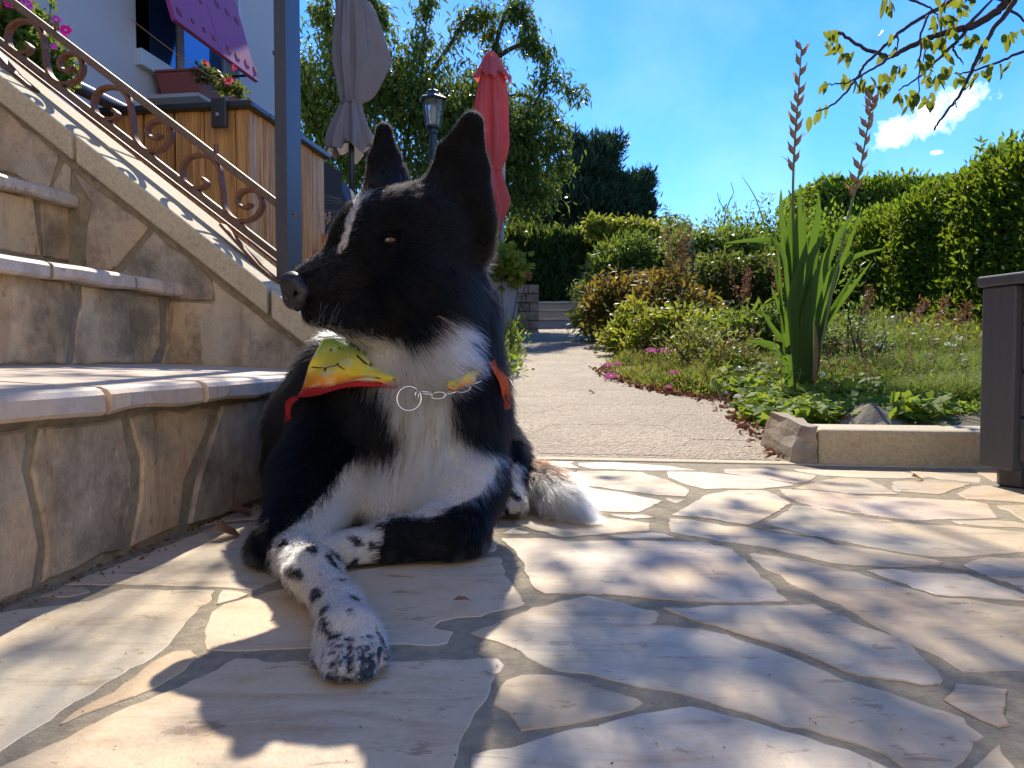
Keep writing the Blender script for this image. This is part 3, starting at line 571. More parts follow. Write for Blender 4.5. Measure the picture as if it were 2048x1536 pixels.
fm = MB(); d0, d1 = HW+.07, HW+.12
for (x0, x1, y0, y1) in ((wb0, wb1, wz0, wz0+.05), (wb0, wb1, wz1-.05, wz1), (wb0, wb0+.045, wz0+.05, wz1-.05), (wb1-.045, wb1, wz0+.05, wz1-.05), (3.62, 3.67, wz0+.05, wz1-.05)): fm.sbox(d0, d1, x0, x1, y0, y1)
parw(fm.build('frame', M['frame'], bevel=.003))
gm = MB(); gm.sbox(d0+.02, d0+.026, 3.30, 3.60, wz0+.06, wz0+.75); parw(gm.build('pane', M['wglass']))
gm = MB(); gm.sbox(d0+.02, d0+.026, 3.68, wb1-.05, wz0+.06, wz1-.06); parw(gm.build('pane', M['wglass']))
sl = MB(); sl.sbox(HW-.05, HW+.07, 3.0, 3.46, wz0-.10, wz0+.002); parw(sl.build('sill', M['sill'], bevel=.006))
sl = MB(); sl.sbox(HW-.035, HW-.002, wb1, wb1+.03, wz0-.3, wz1); parw(sl.build('side_trim', M['sill'], bevel=.004))
# shutter pushed out
shu = tag(empty('awning_shutter', S(2.2, 3.5, 3.1)), 'mauve board shutter with red square cut outs propped out over the window', 'shutter')
sA, sB = S(2.133, 2.963, 2.24), S(2.133, 4.03, 2.24); top = S(2.40, 2.963, 3.15)-sA
nrmS = np.cross(sB-sA, top); nrmS /= np.linalg.norm(nrmS)
if np.dot(nrmS, -E2) < 0: nrmS = -nrmS
Lb = np.linalg.norm(sB-sA); ub = (sB-sA)/Lb
for k in range(2):
    m = MB(); m.box(sA+ub*(k*(Lb/2+.002)), ub*(Lb/2-.002), top, -nrmS*.028); par(m.build('shutter_board', M['shutter'], bevel=.003), shu)
for (u, v) in ((358,24),(385,42),(408,60),(427,76),(457,99),(475,113),(494,127),(511,141),(434,9),(454,25),(473,42),(400,2)):
    p = onplane(u, v, sA, nrmS); r = .024 if (u//10) % 2 else .016; tt = top/np.linalg.norm(top)
    m = MB(); m.box(p-ub*r-tt*r*.9, ub*2*r, tt*2*r*.9, nrmS*.004); par(m.build('cut_out', M['shutter_red']), shu)
par(MB().tube([S(2.14, 3.98, 2.27), S(2.44, 3.98, 2.27)], .009, 8).build('stay_rod', M['dark_metal']), shu)
# window box with geraniums
wbx = tag(empty('window_box', S(2.25, 3.4, 1.9)), 'terracotta plastic window box with red geraniums hung beneath the mauve shutter', 'planter')
m = MB(); m.hexa([S(2.10, 3.17, 1.86), S(2.36, 3.17, 1.86), S(2.36, 3.62, 1.86), S(2.10, 3.62, 1.86), S(2.07, 3.14, 2.0), S(2.39, 3.14, 2.0), S(2.39, 3.66, 2.0), S(2.07, 3.66, 2.0)]); m.sbox(2.06, 2.40, 3.13, 3.67, 2.0, 2.015)
par(m.build('trough', M['plastic_pot'], bevel=.006), wbx)
m = MB(); m.sbox(2.08, 2.43, 3.12, 3.68, 1.835, 1.857); par(m.build('shelf', M['frame']), wbx)
p0 = W(262, 38, 4.3); p1 = W(440, 165, 3.9); m = MB(); m.tube([p0+(p1-p0)*t-UP*.04*math.sin(math.pi*t)*.3 for t in np.linspace(0, 1, 12)], .0025, 5)
tag(m.build('twine', M['twine']), 'thin orange twine stretched across the window towards the geraniums', 'string')
# ---------------------------------------------------------------- parasols, lantern, barbecue, pots, far steps
def canopy(c, prof, folds, amp, seed, n=96, skew=None):
    rs = np.random.RandomState(seed); ph = rs.uniform(0, 6.28, 4); V = []
    for j, (r, z) in enumerate(prof):
        for k in range(n):
            a = 2*math.pi*k/n; f = 1+amp*(math.cos(folds*a+ph[0]+j*.12)+.5*math.cos((folds*2+1)*a+ph[1]-j*.1)+.35*math.cos(3*a+ph[2]+j*.2))
            dx = skew(a, j) if skew else 0; hem = .035*math.sin(5*a+ph[3])+.02*math.sin(11*a) if j == len(prof)-1 else 0
            V.append(np.array(c)+[r*f*math.cos(a)+dx, r*f*math.sin(a), z+hem])
    m = len(prof); Fc = [(j*n+k, j*n+(k+1) % n, (j+1)*n+(k+1) % n, (j+1)*n+k) for j in range(m-1) for k in range(n)]
    return V, Fc
def densify(prof, k=4):
    P = np.array(prof, float); return [tuple(q) for q in spline(P, k)]
def zz(v, d): return EYE+(711-v)/F_PX*d
def parasol(u, d, prof_px, folds, mat, label, tie_v, pole_r, pole_bot, seed, skew=None, flap=None, polemat='dark_metal'):
    k = d/F_PX; c = W(u, 711, d); c[2] = 0
    e = tag(empty('closed_parasol', (c[0], c[1], pole_bot)), label, 'parasol')
    prof = densify([(r*k, zz(v, d)) for v, r in prof_px]); V, Fc = canopy(c, prof, folds, .19, seed, skew=skew)
    par(mesh('canopy', V, Fc, M[mat], smooth=True), e)
    if flap:
        V, Fc = canopy(c, densify([(r*k, zz(v, d)) for v, r in flap]), 4, .12, seed+5); par(mesh('top_vent', V, Fc, M[mat], smooth=True), e)
    rt = np.interp(tie_v, [v for v, r in prof_px], [r for v, r in prof_px])*k*1.02
    par(MB().tube([c+[rt*1.05*math.cos(t), rt*1.05*math.sin(t), zz(tie_v, d)+.004*math.sin(3*t)] for t in np.linspace(0, 2*math.pi, 30)], .006, 6).build('tie_cord', M[mat]), e)
    par(MB().tube([[c[0], c[1], pole_bot], [c[0], c[1], zz(prof_px[0][0], d)]], pole_r, 12).build('pole', M[polemat], smooth=True), e)
    par(MB().lathe([c[0], c[1], pole_bot-.02], [(.22, 0), (.22, .05), (.06, .07), (.045, .22)], 20).build('base', M['dark_metal']), e)
    return e
parasol(706, 5.0, [(-120, 4), (-60, 18), (0, 24), (20, 26), (60, 28), (120, 31), (170, 24), (205, 19), (215, 18), (230, 22), (262, 34), (290, 42), (306, 44)], 7, 'taupe', 'tall closed taupe parasol tied near its hem, left of the lamp post', 215, .019, .45, 3,
        skew=lambda a, j: .15*math.exp(-((a if a < 3.14 else a-6.283)/.5)**2)*max(0, 1-abs(j-21)/11.0)**.9)
parasol(983, 6.5, [(117, 5), (150, 18), (200, 26), (250, 30), (290, 31), (320, 27), (340, 20), (347, 19), (355, 21), (385, 29), (402, 32), (425, 28), (452, 18)], 6, 'coral', 'closed coral red parasol behind the standing ear of the dog', 345, .022, .42, 8,
        flap=[(112, 4), (122, 12), (145, 22), (166, 34)])
# lantern
ld = 5.5; lc = W(868, 711, ld); lc[2] = 0; kk = ld/F_PX
lamp = tag(empty('lamp_post', (lc[0], lc[1], .4)), 'dark green garden lamp post with a glazed lantern head between the parasols', 'lamp')
Z = lambda v: zz(v, ld)
par(MB().lathe([lc[0], lc[1], 0], [(.09, .38), (.09, .43), (.04, .47), (.026, .55), (.026, Z(275)), (.034, Z(272)), (.034, Z(266)), (.05, Z(262)), (.05, Z(258))], 16).build('post', M['green_metal'], smooth=False), lamp)
par(MB().lathe([lc[0], lc[1], 0], [(.046, Z(257.5)), (.074, Z(208))], 6).build('glass', M['glass']), lamp)
for k in range(6):
    a = math.pi/3*k; par(MB().tube([[lc[0]+.05*math.cos(a), lc[1]+.05*math.sin(a), Z(258)], [lc[0]+.079*math.cos(a), lc[1]+.079*math.sin(a), Z(207)]], .0045, 5).build('glazing_bar', M['green_metal']), lamp)
par(MB().lathe([lc[0], lc[1], 0], [(.10, Z(208)), (.104, Z(205.5)), (.085, Z(202)), (.06, Z(196)), (.048, Z(194)), (.045, Z(190)), (.022, Z(187)), (.012, Z(184)), (.012, Z(181)), (.003, Z(178))], 6).build('roof', M['green_metal']), lamp)
par(MB().lathe([lc[0], lc[1], 0], [(.012, Z(256)), (.02, Z(245)), (.026, Z(232)), (.016, Z(221)), (.004, Z(217))], 12).build('bulb', M['cream'], smooth=True), lamp)
# pale pole
pp = W(1004, 711, 6.9); pole = tag(empty('garden_pole', (pp[0], pp[1], .4)), 'thin pale pole with a cream sleeve just right of the coral parasol', 'pole')
Z = lambda v: zz(v, 6.9)
par(MB().tube([[pp[0], pp[1], .42], [pp[0], pp[1], Z(400)]], .017, 10).build('lower_tube', M['pale_pole'], smooth=True), pole)
par(MB().tube([[pp[0], pp[1], Z(400)], [pp[0], pp[1], Z(225)]], .03, 12).build('sleeve', M['cream'], smooth=True), pole)
# covered barbecue
bq = W(640, 500, 3.9); bq = tag(empty('covered_barbecue', (bq[0], bq[1], .3)), 'black covered barbecue with a slanting side behind the parapet', 'barbecue')
m = MB(); A = [W(600, 560, 3.8), W(703, 560, 3.8)]; top0 = W(604, 341, 3.8); top1 = W(664, 338, 3.8); mid = W(698, 408, 3.8); dp = np.array([0, .5, 0])
m.hexa([A[0], A[1], A[1]+dp, A[0]+dp, W(602, 408, 3.8), mid, mid+dp, W(602, 408, 3.8)+dp]); m.hexa([W(602, 407.5, 3.8), mid, mid+dp, W(602, 407.5, 3.8)+dp, top0, top1, top1+dp, top0+dp])
par(m.build('cover', M['black_cover'], bevel=.012), bq)
m = MB(); g0 = W(600, 560, 3.8); m.box([g0[0], 3.85, .2], [.25, 0, 0], [0, .4, 0], [0, 0, max(.05, g0[2]-.2)]); par(m.build('cabinet', M['dark_metal']), bq)
m = MB(); m.box(W(697, 412, 3.78)-[0, 0, .012], [.07, 0, 0], [0, .3, 0], [0, 0, .014]); par(m.build('side_shelf', M['dark_metal']), bq)
# terracotta pots by the barbecue
def pot(u, v, d, r, h, label, nm='terracotta_pot', zb=None):
    c = W(u, v, d); e = tag(empty(nm, (c[0], c[1], c[2]-h)), label, 'plant pot')
    par(MB().lathe([c[0], c[1], c[2]-h], [(r*.62, 0), (r*.9, h*.72), (r, h*.74), (r*1.02, h), (r*.9, h), (r*.85, h*.9)], 28).build('pot_wall', M['terracotta'], smooth=False), e)
    par(MB().lathe([c[0], c[1], c[2]-h*.12], [(r*.86, 0), (r*.84, .004)], 20).build('compost', M['soil']), e); return e
bench = MB(); bench.box([-1.12, 3.05, .05], [.5, 0, 0], [0, .5, 0], [0, 0, .49]); tag(bench.build('low_masonry_ledge', M['grey_wall'], bevel=.01), 'low grey ledge behind the muzzle carrying the terracotta pots', 'ledge')
pot(658, 474, 3.3, .085, .14, 'wide terracotta pot with a dried stem, furthest of the pots behind the muzzle')
pot(632, 503, 3.15, .05, .10, 'small terracotta pot nearest to the steel post')
m = MB()
for k in range(14):
    a = random.uniform(0, 6.28); q = W(645, 474, 3.28); P = [q, q+[.012*math.cos(a), .012*math.sin(a), .05], q+[.03*math.cos(a), .02*math.sin(a), random.uniform(.06, .1)]]; m.tube(P, [.0025, .002, .0012], 5)
    m.lathe(P[-1], [(.001, -.006), (.007, 0), (.006, .006), (.001, .01)], 6)
tag(m.build('dried_plant', m_plain('dried_stem', (.34, .26, .18), .8), smooth=False), 'dried brown seed heads in the pot behind the muzzle', 'dried plant')
# grey planter wall and rough pillar left of the path
gw = tag(empty('grey_planter', (-.3, 6.5, .4)), 'smooth grey masonry planter with flowers at the left edge of the path', 'planter')
m = MB(); m.box([-.9, 6.0, .3], [.94, 0, 0], [0, 1.2, 0], [0, 0, .50]); par(m.build('planter_wall', M['grey_wall'], bevel=.02), gw)
def rock(name, c, size, seed, mat, parent=None, sub=3, flat=.55, smooth=False):
    rs = np.random.RandomState(seed); import bmesh
    bm = bmesh.new(); bmesh.ops.create_icosphere(bm, subdivisions=sub, radius=1)
    dirs = rs.normal(size=(16, 3)); dirs /= np.linalg.norm(dirs, axis=1)[:, None]; offs = rs.uniform(flat, .95, 16)
    V = np.array([v.co[:] for v in bm.verts]); 
    for d, o in zip(dirs, offs):
        h = V@d; V = V-np.outer(np.maximum(h-o, 0), d)
    V += rs.normal(scale=.012, size=V.shape); V = V*np.array(size)+np.array(c)
    Fc = [[v.index for v in f.verts] for f in bm.faces]; bm.free(); return mesh(name, V, Fc, mat, parent, smooth)
pl = tag(empty('rough_stone_pillar', (.15, 8.1, .5)), 'rough grey stone pillar beside the far garden steps', 'pillar')
for j in range(6):
    for i in range(2): w_ = random.uniform(.10, .15); x_ = .03 if i == 0 else .035+w0_; w0_ = w_ if i == 0 else w0_; m = MB(); m.box([x_, 7.95+random.uniform(-.012, .012), .40+.092*j], [w_ if i == 0 else .275-x_, 0, 0], [0, .3, 0], [0, 0, .088]); par(m.build('stone', M['rock'], bevel=.008), pl)
fs = tag(empty('far_garden_steps', (.8, 9.3, .5)), 'three shallow pale concrete steps at the end of the path', 'steps')
for k, (z0, z1, b0) in enumerate(((.45, .668, 7.72), (.45, .79, 8.02), (.45, .905, 8.32))):
    m = MB(); m.sbox(-1.5, .56, b0+.02, b0+.6, z0, z1-.03); par(m.build('riser_block', M['concrete'] if k else M['grey_wall'], bevel=.005), fs)
    for q in range(3):
        m = MB(); m.sbox(-1.5+.69*q+.004, -1.5+.69*(q+1)-.004, b0, b0+.33, z1-.03, z1); par(m.build('tread_slab', M['tread'], bevel=.006), fs)
# garden kerb block, end stone and standing slab
kb = MB(); kb.sbox(-2.6, -.93, .212, .34, -.02, .072); tag(kb.build('garden_kerb', M['concrete'], bevel=.007), 'cast concrete kerb with chamfered edge along the front of the flower bed', 'kerb')
rs_ = np.random.RandomState(4)
def hull_stone(name, pts_b, pts_t, mat, label):   # rough slab from ring of bottom and top points
    n = len(pts_b); V = []; K = 7
    for j in range(K):
        t = j/(K-1)
        for i in range(n): V.append(np.array(pts_b[i])*(1-t)+np.array(pts_t[i])*t+rs_.normal(scale=.0022, size=3))
    Fc = [(j*n+i, j*n+(i+1) % n, (j+1)*n+(i+1) % n, (j+1)*n+i) for j in range(K-1) for i in range(n)]+[tuple(range(n-1, -1, -1)), tuple((K-1)*n+i for i in range(n))]
    return tag(mesh(name, V, Fc, mat), label, 'stone')
def ringpts(P, k=3):
    P = np.array(P, float); out = []
    for i in range(len(P)):
        for j in range(k): out.append(P[i]+(P[(i+1) % len(P)]-P[i])*j/k)
    return out
hull_stone('kerb_end_stone', ringpts([S(-.865, .215, -.02), S(-.928, .205, -.02), S(-.928, .40, -.02), S(-.85, .42, .0)]), ringpts([S(-.90, .24, .075), S(-.927, .21, .078), S(-.926, .40, .082), S(-.87, .40, .098)]), M['rock'], 'rough hewn end stone at the left end of the concrete kerb')
q0, q1, q2 = W(1668, 858, 1.86), W(1738, 806, 1.88), W(1850, 856, 1.86)
base_ = [S(-1.02, .37, .0), S(-1.16, .37, .0), S(-1.32, .375, .0), S(-1.32, .42, .0), S(-1.16, .43, .0), S(-1.02, .42, .0)]
top_ = [q0+[0, 0, 0], q1+[0, -.012, .0], q2, q2+[0, .03, 0], q1+[0, .03, 0], q0+[0, .03, 0]]
hull_stone('leaning_slab', ringpts(base_), ringpts(top_), M['rock'], 'pointed brown stone slab leaning behind the concrete kerb')
# grey wooden planter at the right
gp = tag(empty('wooden_planter', (.85, 1.1, 0)), 'dark grey wooden plank planter on short round feet at the right edge', 'planter')
T = np.array([.194, -.981, 0]); N_ = np.array([.981, .194, 0]); C0 = np.array([.803, 1.318, 0])
def pbx(m, t0, t1, n0, n1, z0, z1): m.box(C0+T*t0+N_*n0+UP*z0, T*(t1-t0), N_*(n1-n0), UP*(z1-z0)); return m
for t0 in (0, .72):
    par(pbx(MB(), t0, t0+.068, 0, .05, .03, .335).build('corner_post', M['greypost'], bevel=.003), gp)
    c = C0+T*(t0+.045)+N_*.032; par(MB().lathe([c[0], c[1], 0.003], [(.026, 0), (.027, .002), (.027, .03)], 24).build('foot', M['dark_metal'], smooth=False), gp)
for z in (.046, .121, .197, .272):
    par(pbx(MB(), .0685, .7195, .012, .03, z, z+.0715-(.009 if z > .27 else 0)).build('plank', M['greywood'], bevel=.003), gp)
    par(pbx(MB(), .012, .03, .05, .7, z, z+.0715-(.009 if z > .27 else 0)).build('plank', M['greywood'], bevel=.003), gp)
par(pbx(MB(), -.006, .794, -.006, .07, .336, .354).build('top_rail', M['greypost'], bevel=.003), gp)
par(pbx(MB(), -.006, .07, .0705, .75, .336, .354).build('top_rail', M['greypost'], bevel=.003), gp)
par(pbx(MB(), .05, .78, .04, .7, .06, .30).build('soil', M['soil']), gp)
c = C0+T*.19+N_*.012; par(MB().tube([c+UP*.075, c+UP*.075-N_*.003], .010, 16).build('screw_plug', M['greypost']), gp)
# ---------------------------------------------------------------- the dog: one continuous body from a distance field
PR_ = []   # (a, b, ra, rb, k, furlen, flow)
def C(a, b, ra, rb, k=.03, fl=.012, flow=None):
    a = np.asarray(a, float); b = np.asarray(b, float)
    if flow is None:
        flow = b-a; 
    flow = np.asarray(flow, float); flow = flow/(np.linalg.norm(flow)+1e-9); PR_.append((a, b, ra, rb, k, fl, flow))
def Bl(c, r, k=.03, fl=.012, flow=(0, 0, -1)): C(c, np.asarray(c)+[1e-4, 0, 0], r, r, k, fl, flow)
DN = np.array([0, 0, -1.]); 
# torso
C(W(728, 882, 1.10), W(770, 888, 1.32), .100, .106, .04, .016, (0, .7, -.7))
C(W(850, 820, .97), W(745, 872, 1.12), .085, .100, .05, .022, (-.2, .6, -.7))
C(W(868, 800, .945), W(850, 905, .935), .075, .068, .04, .028, (0, -.25, -1))
C(W(700, 765, 1.0), W(660, 850, 1.03), .062, .075, .04, .022, (-.3, .2, -.9))
# neck
C(W(876, 540, .925), W(864, 640, .925), .050, .059, .03, .024, (.15, .15, -.9))
C(W(864, 640, .925), W(856, 760, .945), .059, .071, .03, .032, (.1, .05, -1))
C(W(900, 600, .95), W(902, 700, .97), .038, .046, .03, .034, (.5, .35, -.8))
C(W(800, 700, .93), W(810, 800, .94), .048, .06, .03, .026, (-.15, -.1, -1))
# head
HC = W(848, 470, .90)
Bl(HC-np.array([0, 0, .006]), .053, .03, .010, (.9, .25, .1)); C(W(800, 464, .90), W(862, 466, .905), .043, .045, .03, .009, (.9, .2, .1))
C(W(745, 462, .878), W(800, 480, .885), .039, .052, .03, .007, (.85, .3, .2))
C(W(640, 566, .848), W(745, 520, .872), .0255, .042, .028, .0055, (.9, .3, -.05))
C(W(610, 574, .842), W(650, 562, .848), .0185, .026, .012, .004, (.9, .3, 0))
C(W(628, 627, .845), W(742, 628, .872), .0135, .027, .012, .008, (.85, .2, -.35))
C(W(742, 620, .872), W(840, 585, .89), .03, .045, .03, .012, (.8, .2, -.4))
C(W(820, 560, .865), W(850, 590, .875), .04, .042, .03, .016, (.7, .1, -.6))
C(W(870, 640, .868), W(880, 690, .868), .030, .034, .025, .030, (.75, -.1, -.25))
Bl(W(716, 482, .862), .026, .02, .005, (.5, .2, .8))
# near ear
ne = [((860, 394, .89), (890, 299, .886), (933, 240, .884), .012, .0075, .006), ((898, 405, .89), (918, 320, .891), (942, 238, .887), .015, .010, .0065),
      ((926, 415, .892), (936, 330, .894), (949, 240, .888), .016, .011, .0065), ((962, 430, .892), (962, 340, .889), (955, 246, .886), .014, .009, .006), ((950, 460, .90), (950, 400, .895), (950, 330, .892), .022, .016, .010)]
for a, b, c, r0, r1, r2 in ne:
    C(W(*a), W(*b), r0, r1, .012, .006, (0, 0, 1)); C(W(*b), W(*c), r1, r2, .010, .005, (0, 0, 1))
C(W(868, 398, .89), W(855, 420, .89), .016, .02, .02, .012, (0, 0, 1)); C(W(960, 450, .895), W(950, 500, .90), .010, .014, .02, .014, (.4, .1, .6))
# far ear
fe = [((748, 368, .955), (750, 320, .955), (762, 260, .953), .0105, .0075, .0055), ((772, 368, .958), (768, 318, .960), (768, 258, .955), .014, .0105, .0055), ((797, 366, .957), (786, 315, .957), (774, 262, .954), .0115, .008, .0052)]
for a, b, c, r0, r1, r2 in fe:
    C(W(*a), W(*b), r0, r1, .012, .006, (0, 0, 1)); C(W(*b), W(*c), r1, r2, .010, .005, (0, 0, 1))
C(W(775, 400, .94), W(780, 365, .955), .03, .018, .02, .008, (0, 0, 1))
# shoulders and forelegs
C(W(690, 850, .965), W(640, 960, .905), .058, .05, .035, .016, (-.2, -.3, -.9))
C(W(640, 960, .905), W(588, 1082, .80), .05, .034, .03, .014, (-.2, -.4, -.8))
C(W(572, 1092, .79), W(628, 1147, .675), .0250, .0190, .02, .010, (.3, -.9, -.2))
C(W(628, 1147, .675), W(680, 1215, .605), .0190, .0158, .018, .008, (.3, -.9, -.2))
C(W(534, 1098, .81), W(544, 1108, .79), .015, .018, .02, .014, (-.4, .1, -.9))
C(W(680, 1215, .605), W(696, 1265, .556), .0158, .021, .014, .007, (.1, -1, -.2))
C(W(686, 1277, .552), W(712, 1277, .552), .0188, .0188, .010, .006, (.05, -1, -.3))
for (u0, v0, d0, u1, v1, d1, r0, r1) in ((656, 1294, .546, 650, 1330, .526, .0110, .0105), (684, 1282, .541, 681, 1346, .507, .0130, .0122), (715, 1282, .541, 718, 1346, .507, .0130, .0122), (743, 1292, .546, 750, 1328, .526, .0108, .0104)):
    C(W(u0, v0, d0), W(u1, v1, d1), r0, r1, .002, .0050, (0, -.8, -.6))
# other foreleg, folded under the chest
C(W(904, 858, .965), W(922, 960, .91), .052, .045, .035, .018, (.2, -.2, -.9))
C(W(935, 960, .91), W(905, 1070, .835), .042, .036, .025, .012, (.1, -.3, -.9))
C(W(895, 1078, .825), W(790, 1090, .815), .033, .027, .02, .008, (-1, -.05, 0))
C(W(790, 1090, .815), W(700, 1105, .800), .027, .020, .015, .007, (-1, -.05, 0))
C(W(700, 1108, .80), W(650, 1116, .79), .022, .018, .012, .006, (-1, -.05, 0))
C(W(860, 960, .92), W(790, 1010, .90), .045, .035, .03, .014, (0, -.2, -1))
# hindquarters
C(W(955, 880, 1.16), W(985, 918, 1.13), .055, .046, .035, .020, (.3, 0, -.9))
C(W(985, 918, 1.13), W(1012, 958, 1.08), .044, .028, .03, .012, (.1, -.3, -.9))
C(W(1005, 950, 1.09), W(1012, 990, 1.045), .022, .022, .015, .007, (.1, -.5, -.8))
C(W(996, 1003, 1.04), W(1022, 1003, 1.04), .0215, .0205, .012, .007, (0, -.6, -.8))
for (u, du) in ((982, -3), (1000, -1), (1018, 1), (1036, 4)): C(W(u, 1002, 1.03), W(u+du, 1016, 1.018), .0115, .0105, .0035, .006, (0, -.5, -.9))
C(W(948, 1000, 1.0), W(950, 1030, .98), .018, .016, .012, .008, (.3, 0, -.9))
C(W(630, 930, 1.12), W(650, 960, 1.10), .070, .06, .04, .014, (-.2, 0, -.9))
# tail
tailp = [(1030, 935, 1.18, .020), (1068, 962, 1.12, .022), (1098, 988, 1.07, .026), (1128, 1013, 1.035, .024), (1160, 1037, 1.005, .012)]
for p, q in zip(tailp[:-1], tailp[1:]): C(W(*p[:3]), W(*q[:3]), p[3], q[3], .02, .030 if p[0] > 1040 else .018)
def rc(P, a, b, ra, rb):   # tapered capsule distance
    ab = b-a; L2 = float(ab@ab)+1e-12; t = np.clip(((P-a)@ab)/L2, 0, 1); d = P-a-t[..., None]*ab; return np.sqrt(np.einsum('...i,...i', d, d))-(ra+(rb-ra)*t)
HG = .0036; LO = np.array([-.45, .47, -.012]); HI = np.array([.17, 1.50, .54]); NG = np.ceil((HI-LO)/HG).astype(int)
FLD = np.full(NG, .2, dtype=np.float32)
gx = [LO[i]+HG*np.arange(NG[i]) for i in range(3)]
for (a, b, ra, rb, k, fl, flow) in PR_:
    m = max(ra, rb)+k+.02; lo = np.minimum(a, b)-m; hi = np.maximum(a, b)+m
    s = [slice(max(0, int((lo[i]-LO[i])/HG)), min(NG[i], int((hi[i]-LO[i])/HG)+2)) for i in range(3)]
    if any(q.stop <= q.start for q in s): continue
    P = np.stack(np.meshgrid(gx[0][s[0]], gx[1][s[1]], gx[2][s[2]], indexing='ij'), -1); d = rc(P, a, b, ra, rb)
    cur = FLD[s[0], s[1], s[2]]; h = np.maximum(k-np.abs(cur-d), 0)/k; FLD[s[0], s[1], s[2]] = np.minimum(cur, d)-h*h*k*.25
def carve(a, b, r, k=.006):
    a = np.asarray(a, float); b = np.asarray(b, float); m = r+k+.01; lo = np.minimum(a, b)-m; hi = np.maximum(a, b)+m
    s = [slice(max(0, int((lo[i]-LO[i])/HG)), min(NG[i], int((hi[i]-LO[i])/HG)+2)) for i in range(3)]
    P = np.stack(np.meshgrid(gx[0][s[0]], gx[1][s[1]], gx[2][s[2]], indexing='ij'), -1); d = -rc(P, a, b, r, r)
    cur = FLD[s[0], s[1], s[2]]; h = np.maximum(k-np.abs(cur-d), 0)/k; FLD[s[0], s[1], s[2]] = np.maximum(cur, d)+h*h*k*.25
def fld_hit(u, v, y0=.6, y1=1.2):
    for y in np.arange(y0, y1, .0012):
        p = W(u, v, y); i = ((p-LO)/HG).astype(int)
        if FLD[tuple(i)] < 0: return p
    return W(u, v, .85)
EYEC = fld_hit(775, 479)+np.array([.002, .0045, 0]); print('eye', EYEC)
carve(EYEC-np.array([.006, .004, 0]), EYEC+np.array([.007, .002, 0]), .0075)
carve(W(612, 632, .815), W(690, 655, .83), .0035, .004)      # lip line
for (ua, ub, uc) in ((668, 666, 664), (700, 700, 700), (731, 733, 735)):
    carve(W(ua, 1262, .532), W(ub, 1305, .512), .0030, .003); carve(W(ub, 1305, .512), W(uc, 1362, .495), .0036, .003)
zg = gx[2][None, None, :]; FLD = np.maximum(FLD, (.0045-zg).astype(np.float32))
def surface_nets(Fv, origin, h):
    ins = Fv < 0; n = np.array(Fv.shape)-1
    acc = np.zeros(tuple(n)+(3,), np.float32); cnt = np.zeros(tuple(n), np.float32)
    def sl(o): return tuple(slice(o[i], o[i]+n[i]) for i in range(3))
    for axis in range(3):
        for o1 in (0, 1):
            for o2 in (0, 1):
                oth = [i for i in range(3) if i != axis]; o = [0, 0, 0]; o[oth[0]] = o1; o[oth[1]] = o2; p = list(o); p[axis] = 1
                A = Fv[sl(o)]; B = Fv[sl(p)]; c = (A < 0) != (B < 0); t = np.where(c, A/(A-B+1e-12), 0)
                w = c.astype(np.float32); acc[..., axis] += t*w; acc[..., oth[0]] += o1*w; acc[..., oth[1]] += o2*w; cnt += w
    act = cnt > 0; idx = np.full(tuple(n), -1, np.int64); idx[act] = np.arange(act.sum()); ijk = np.argwhere(act)
    V = (ijk+acc[act]/cnt[act][:, None])*h+origin; quads = []
    for axis in range(3):
        oth = [i for i in range(3) if i != axis]
        A = [slice(None)]*3; B = [slice(None)]*3; A[axis] = slice(0, -1); B[axis] = slice(1, None)
        a = ins[tuple(A)]; b = ins[tuple(B)]; ch = np.argwhere(a != b)
        ok = (ch[:, oth[0]] > 0) & (ch[:, oth[1]] > 0) & (ch[:, oth[0]] < n[oth[0]]) & (ch[:, oth[1]] < n[oth[1]]); ch = ch[ok]
        u = np.zeros(3, int); w = np.zeros(3, int); u[oth[0]] = 1; w[oth[1]] = 1
        q = np.stack([idx[tuple((ch-u-w).T)], idx[tuple((ch-w).T)], idx[tuple(ch.T)], idx[tuple((ch-u).T)]], 1)
        flip = a[tuple(ch.T)]; flip = ~flip if axis != 1 else flip
        q[flip] = q[flip][:, ::-1]; quads.append(q)
    return V, np.vstack(quads)
BV, BF = surface_nets(FLD, LO, HG)
for _ in range(2):      # light smoothing
    acc = np.zeros_like(BV); c = np.zeros(len(BV))
    for i in range(4):
        j = (i+1) % 4; np.add.at(acc, BF[:, i], BV[BF[:, j]]); np.add.at(acc, BF[:, j], BV[BF[:, i]]); np.add.at(c, BF[:, i], 1); np.add.at(c, BF[:, j], 1)
    BV = BV*.5+.5*acc/np.maximum(c, 1)[:, None]
# coat colours -------------------------------------------------
def poly_in(P, poly): return inpoly(np.array(poly, float), P)
WHITE = [
 [(742,388),(724,402),(708,435),(700,468),(694,492),(680,508),(672,505),(680,488),(688,462),(694,432),(708,404),(728,386)],
 [(716,668),(785,678),(835,674),(860,650),(878,630),(906,624),(930,642),(938,690),(926,732),(900,756),(900,790),(790,792),(752,745),(724,706)],
 [(622,654),(700,672),(735,684),(700,690),(640,668)],
 [(770,785),(895,778),(912,830),(948,880),(1000,905),(990,955),(960,990),(905,1015),(860,1040),(800,1045),(752,1048),(700,1110),(740,1190),(800,1250),(800,1420),(600,1420),(600,1260),(560,1200),(530,1120),(545,1078),(600,1040),(650,985),(690,930),(722,895),(790,885),(806,850),(790,820)],
 [(690,1050),(770,1058),(748,1150),(640,1150),(640,1110),(690,1080)],
 [(955,985),(1062,960),(1062,1050),(955,1050)], [(955,940),(1040,925),(1050,985),(965,990)],
 [(1062,950),(1110,945),(1230,1010),(1230,1100),(1050,1090),(1040,1010)]]
GREY = [(570,500),(690,495),(690,520),(640,535),(590,550)]
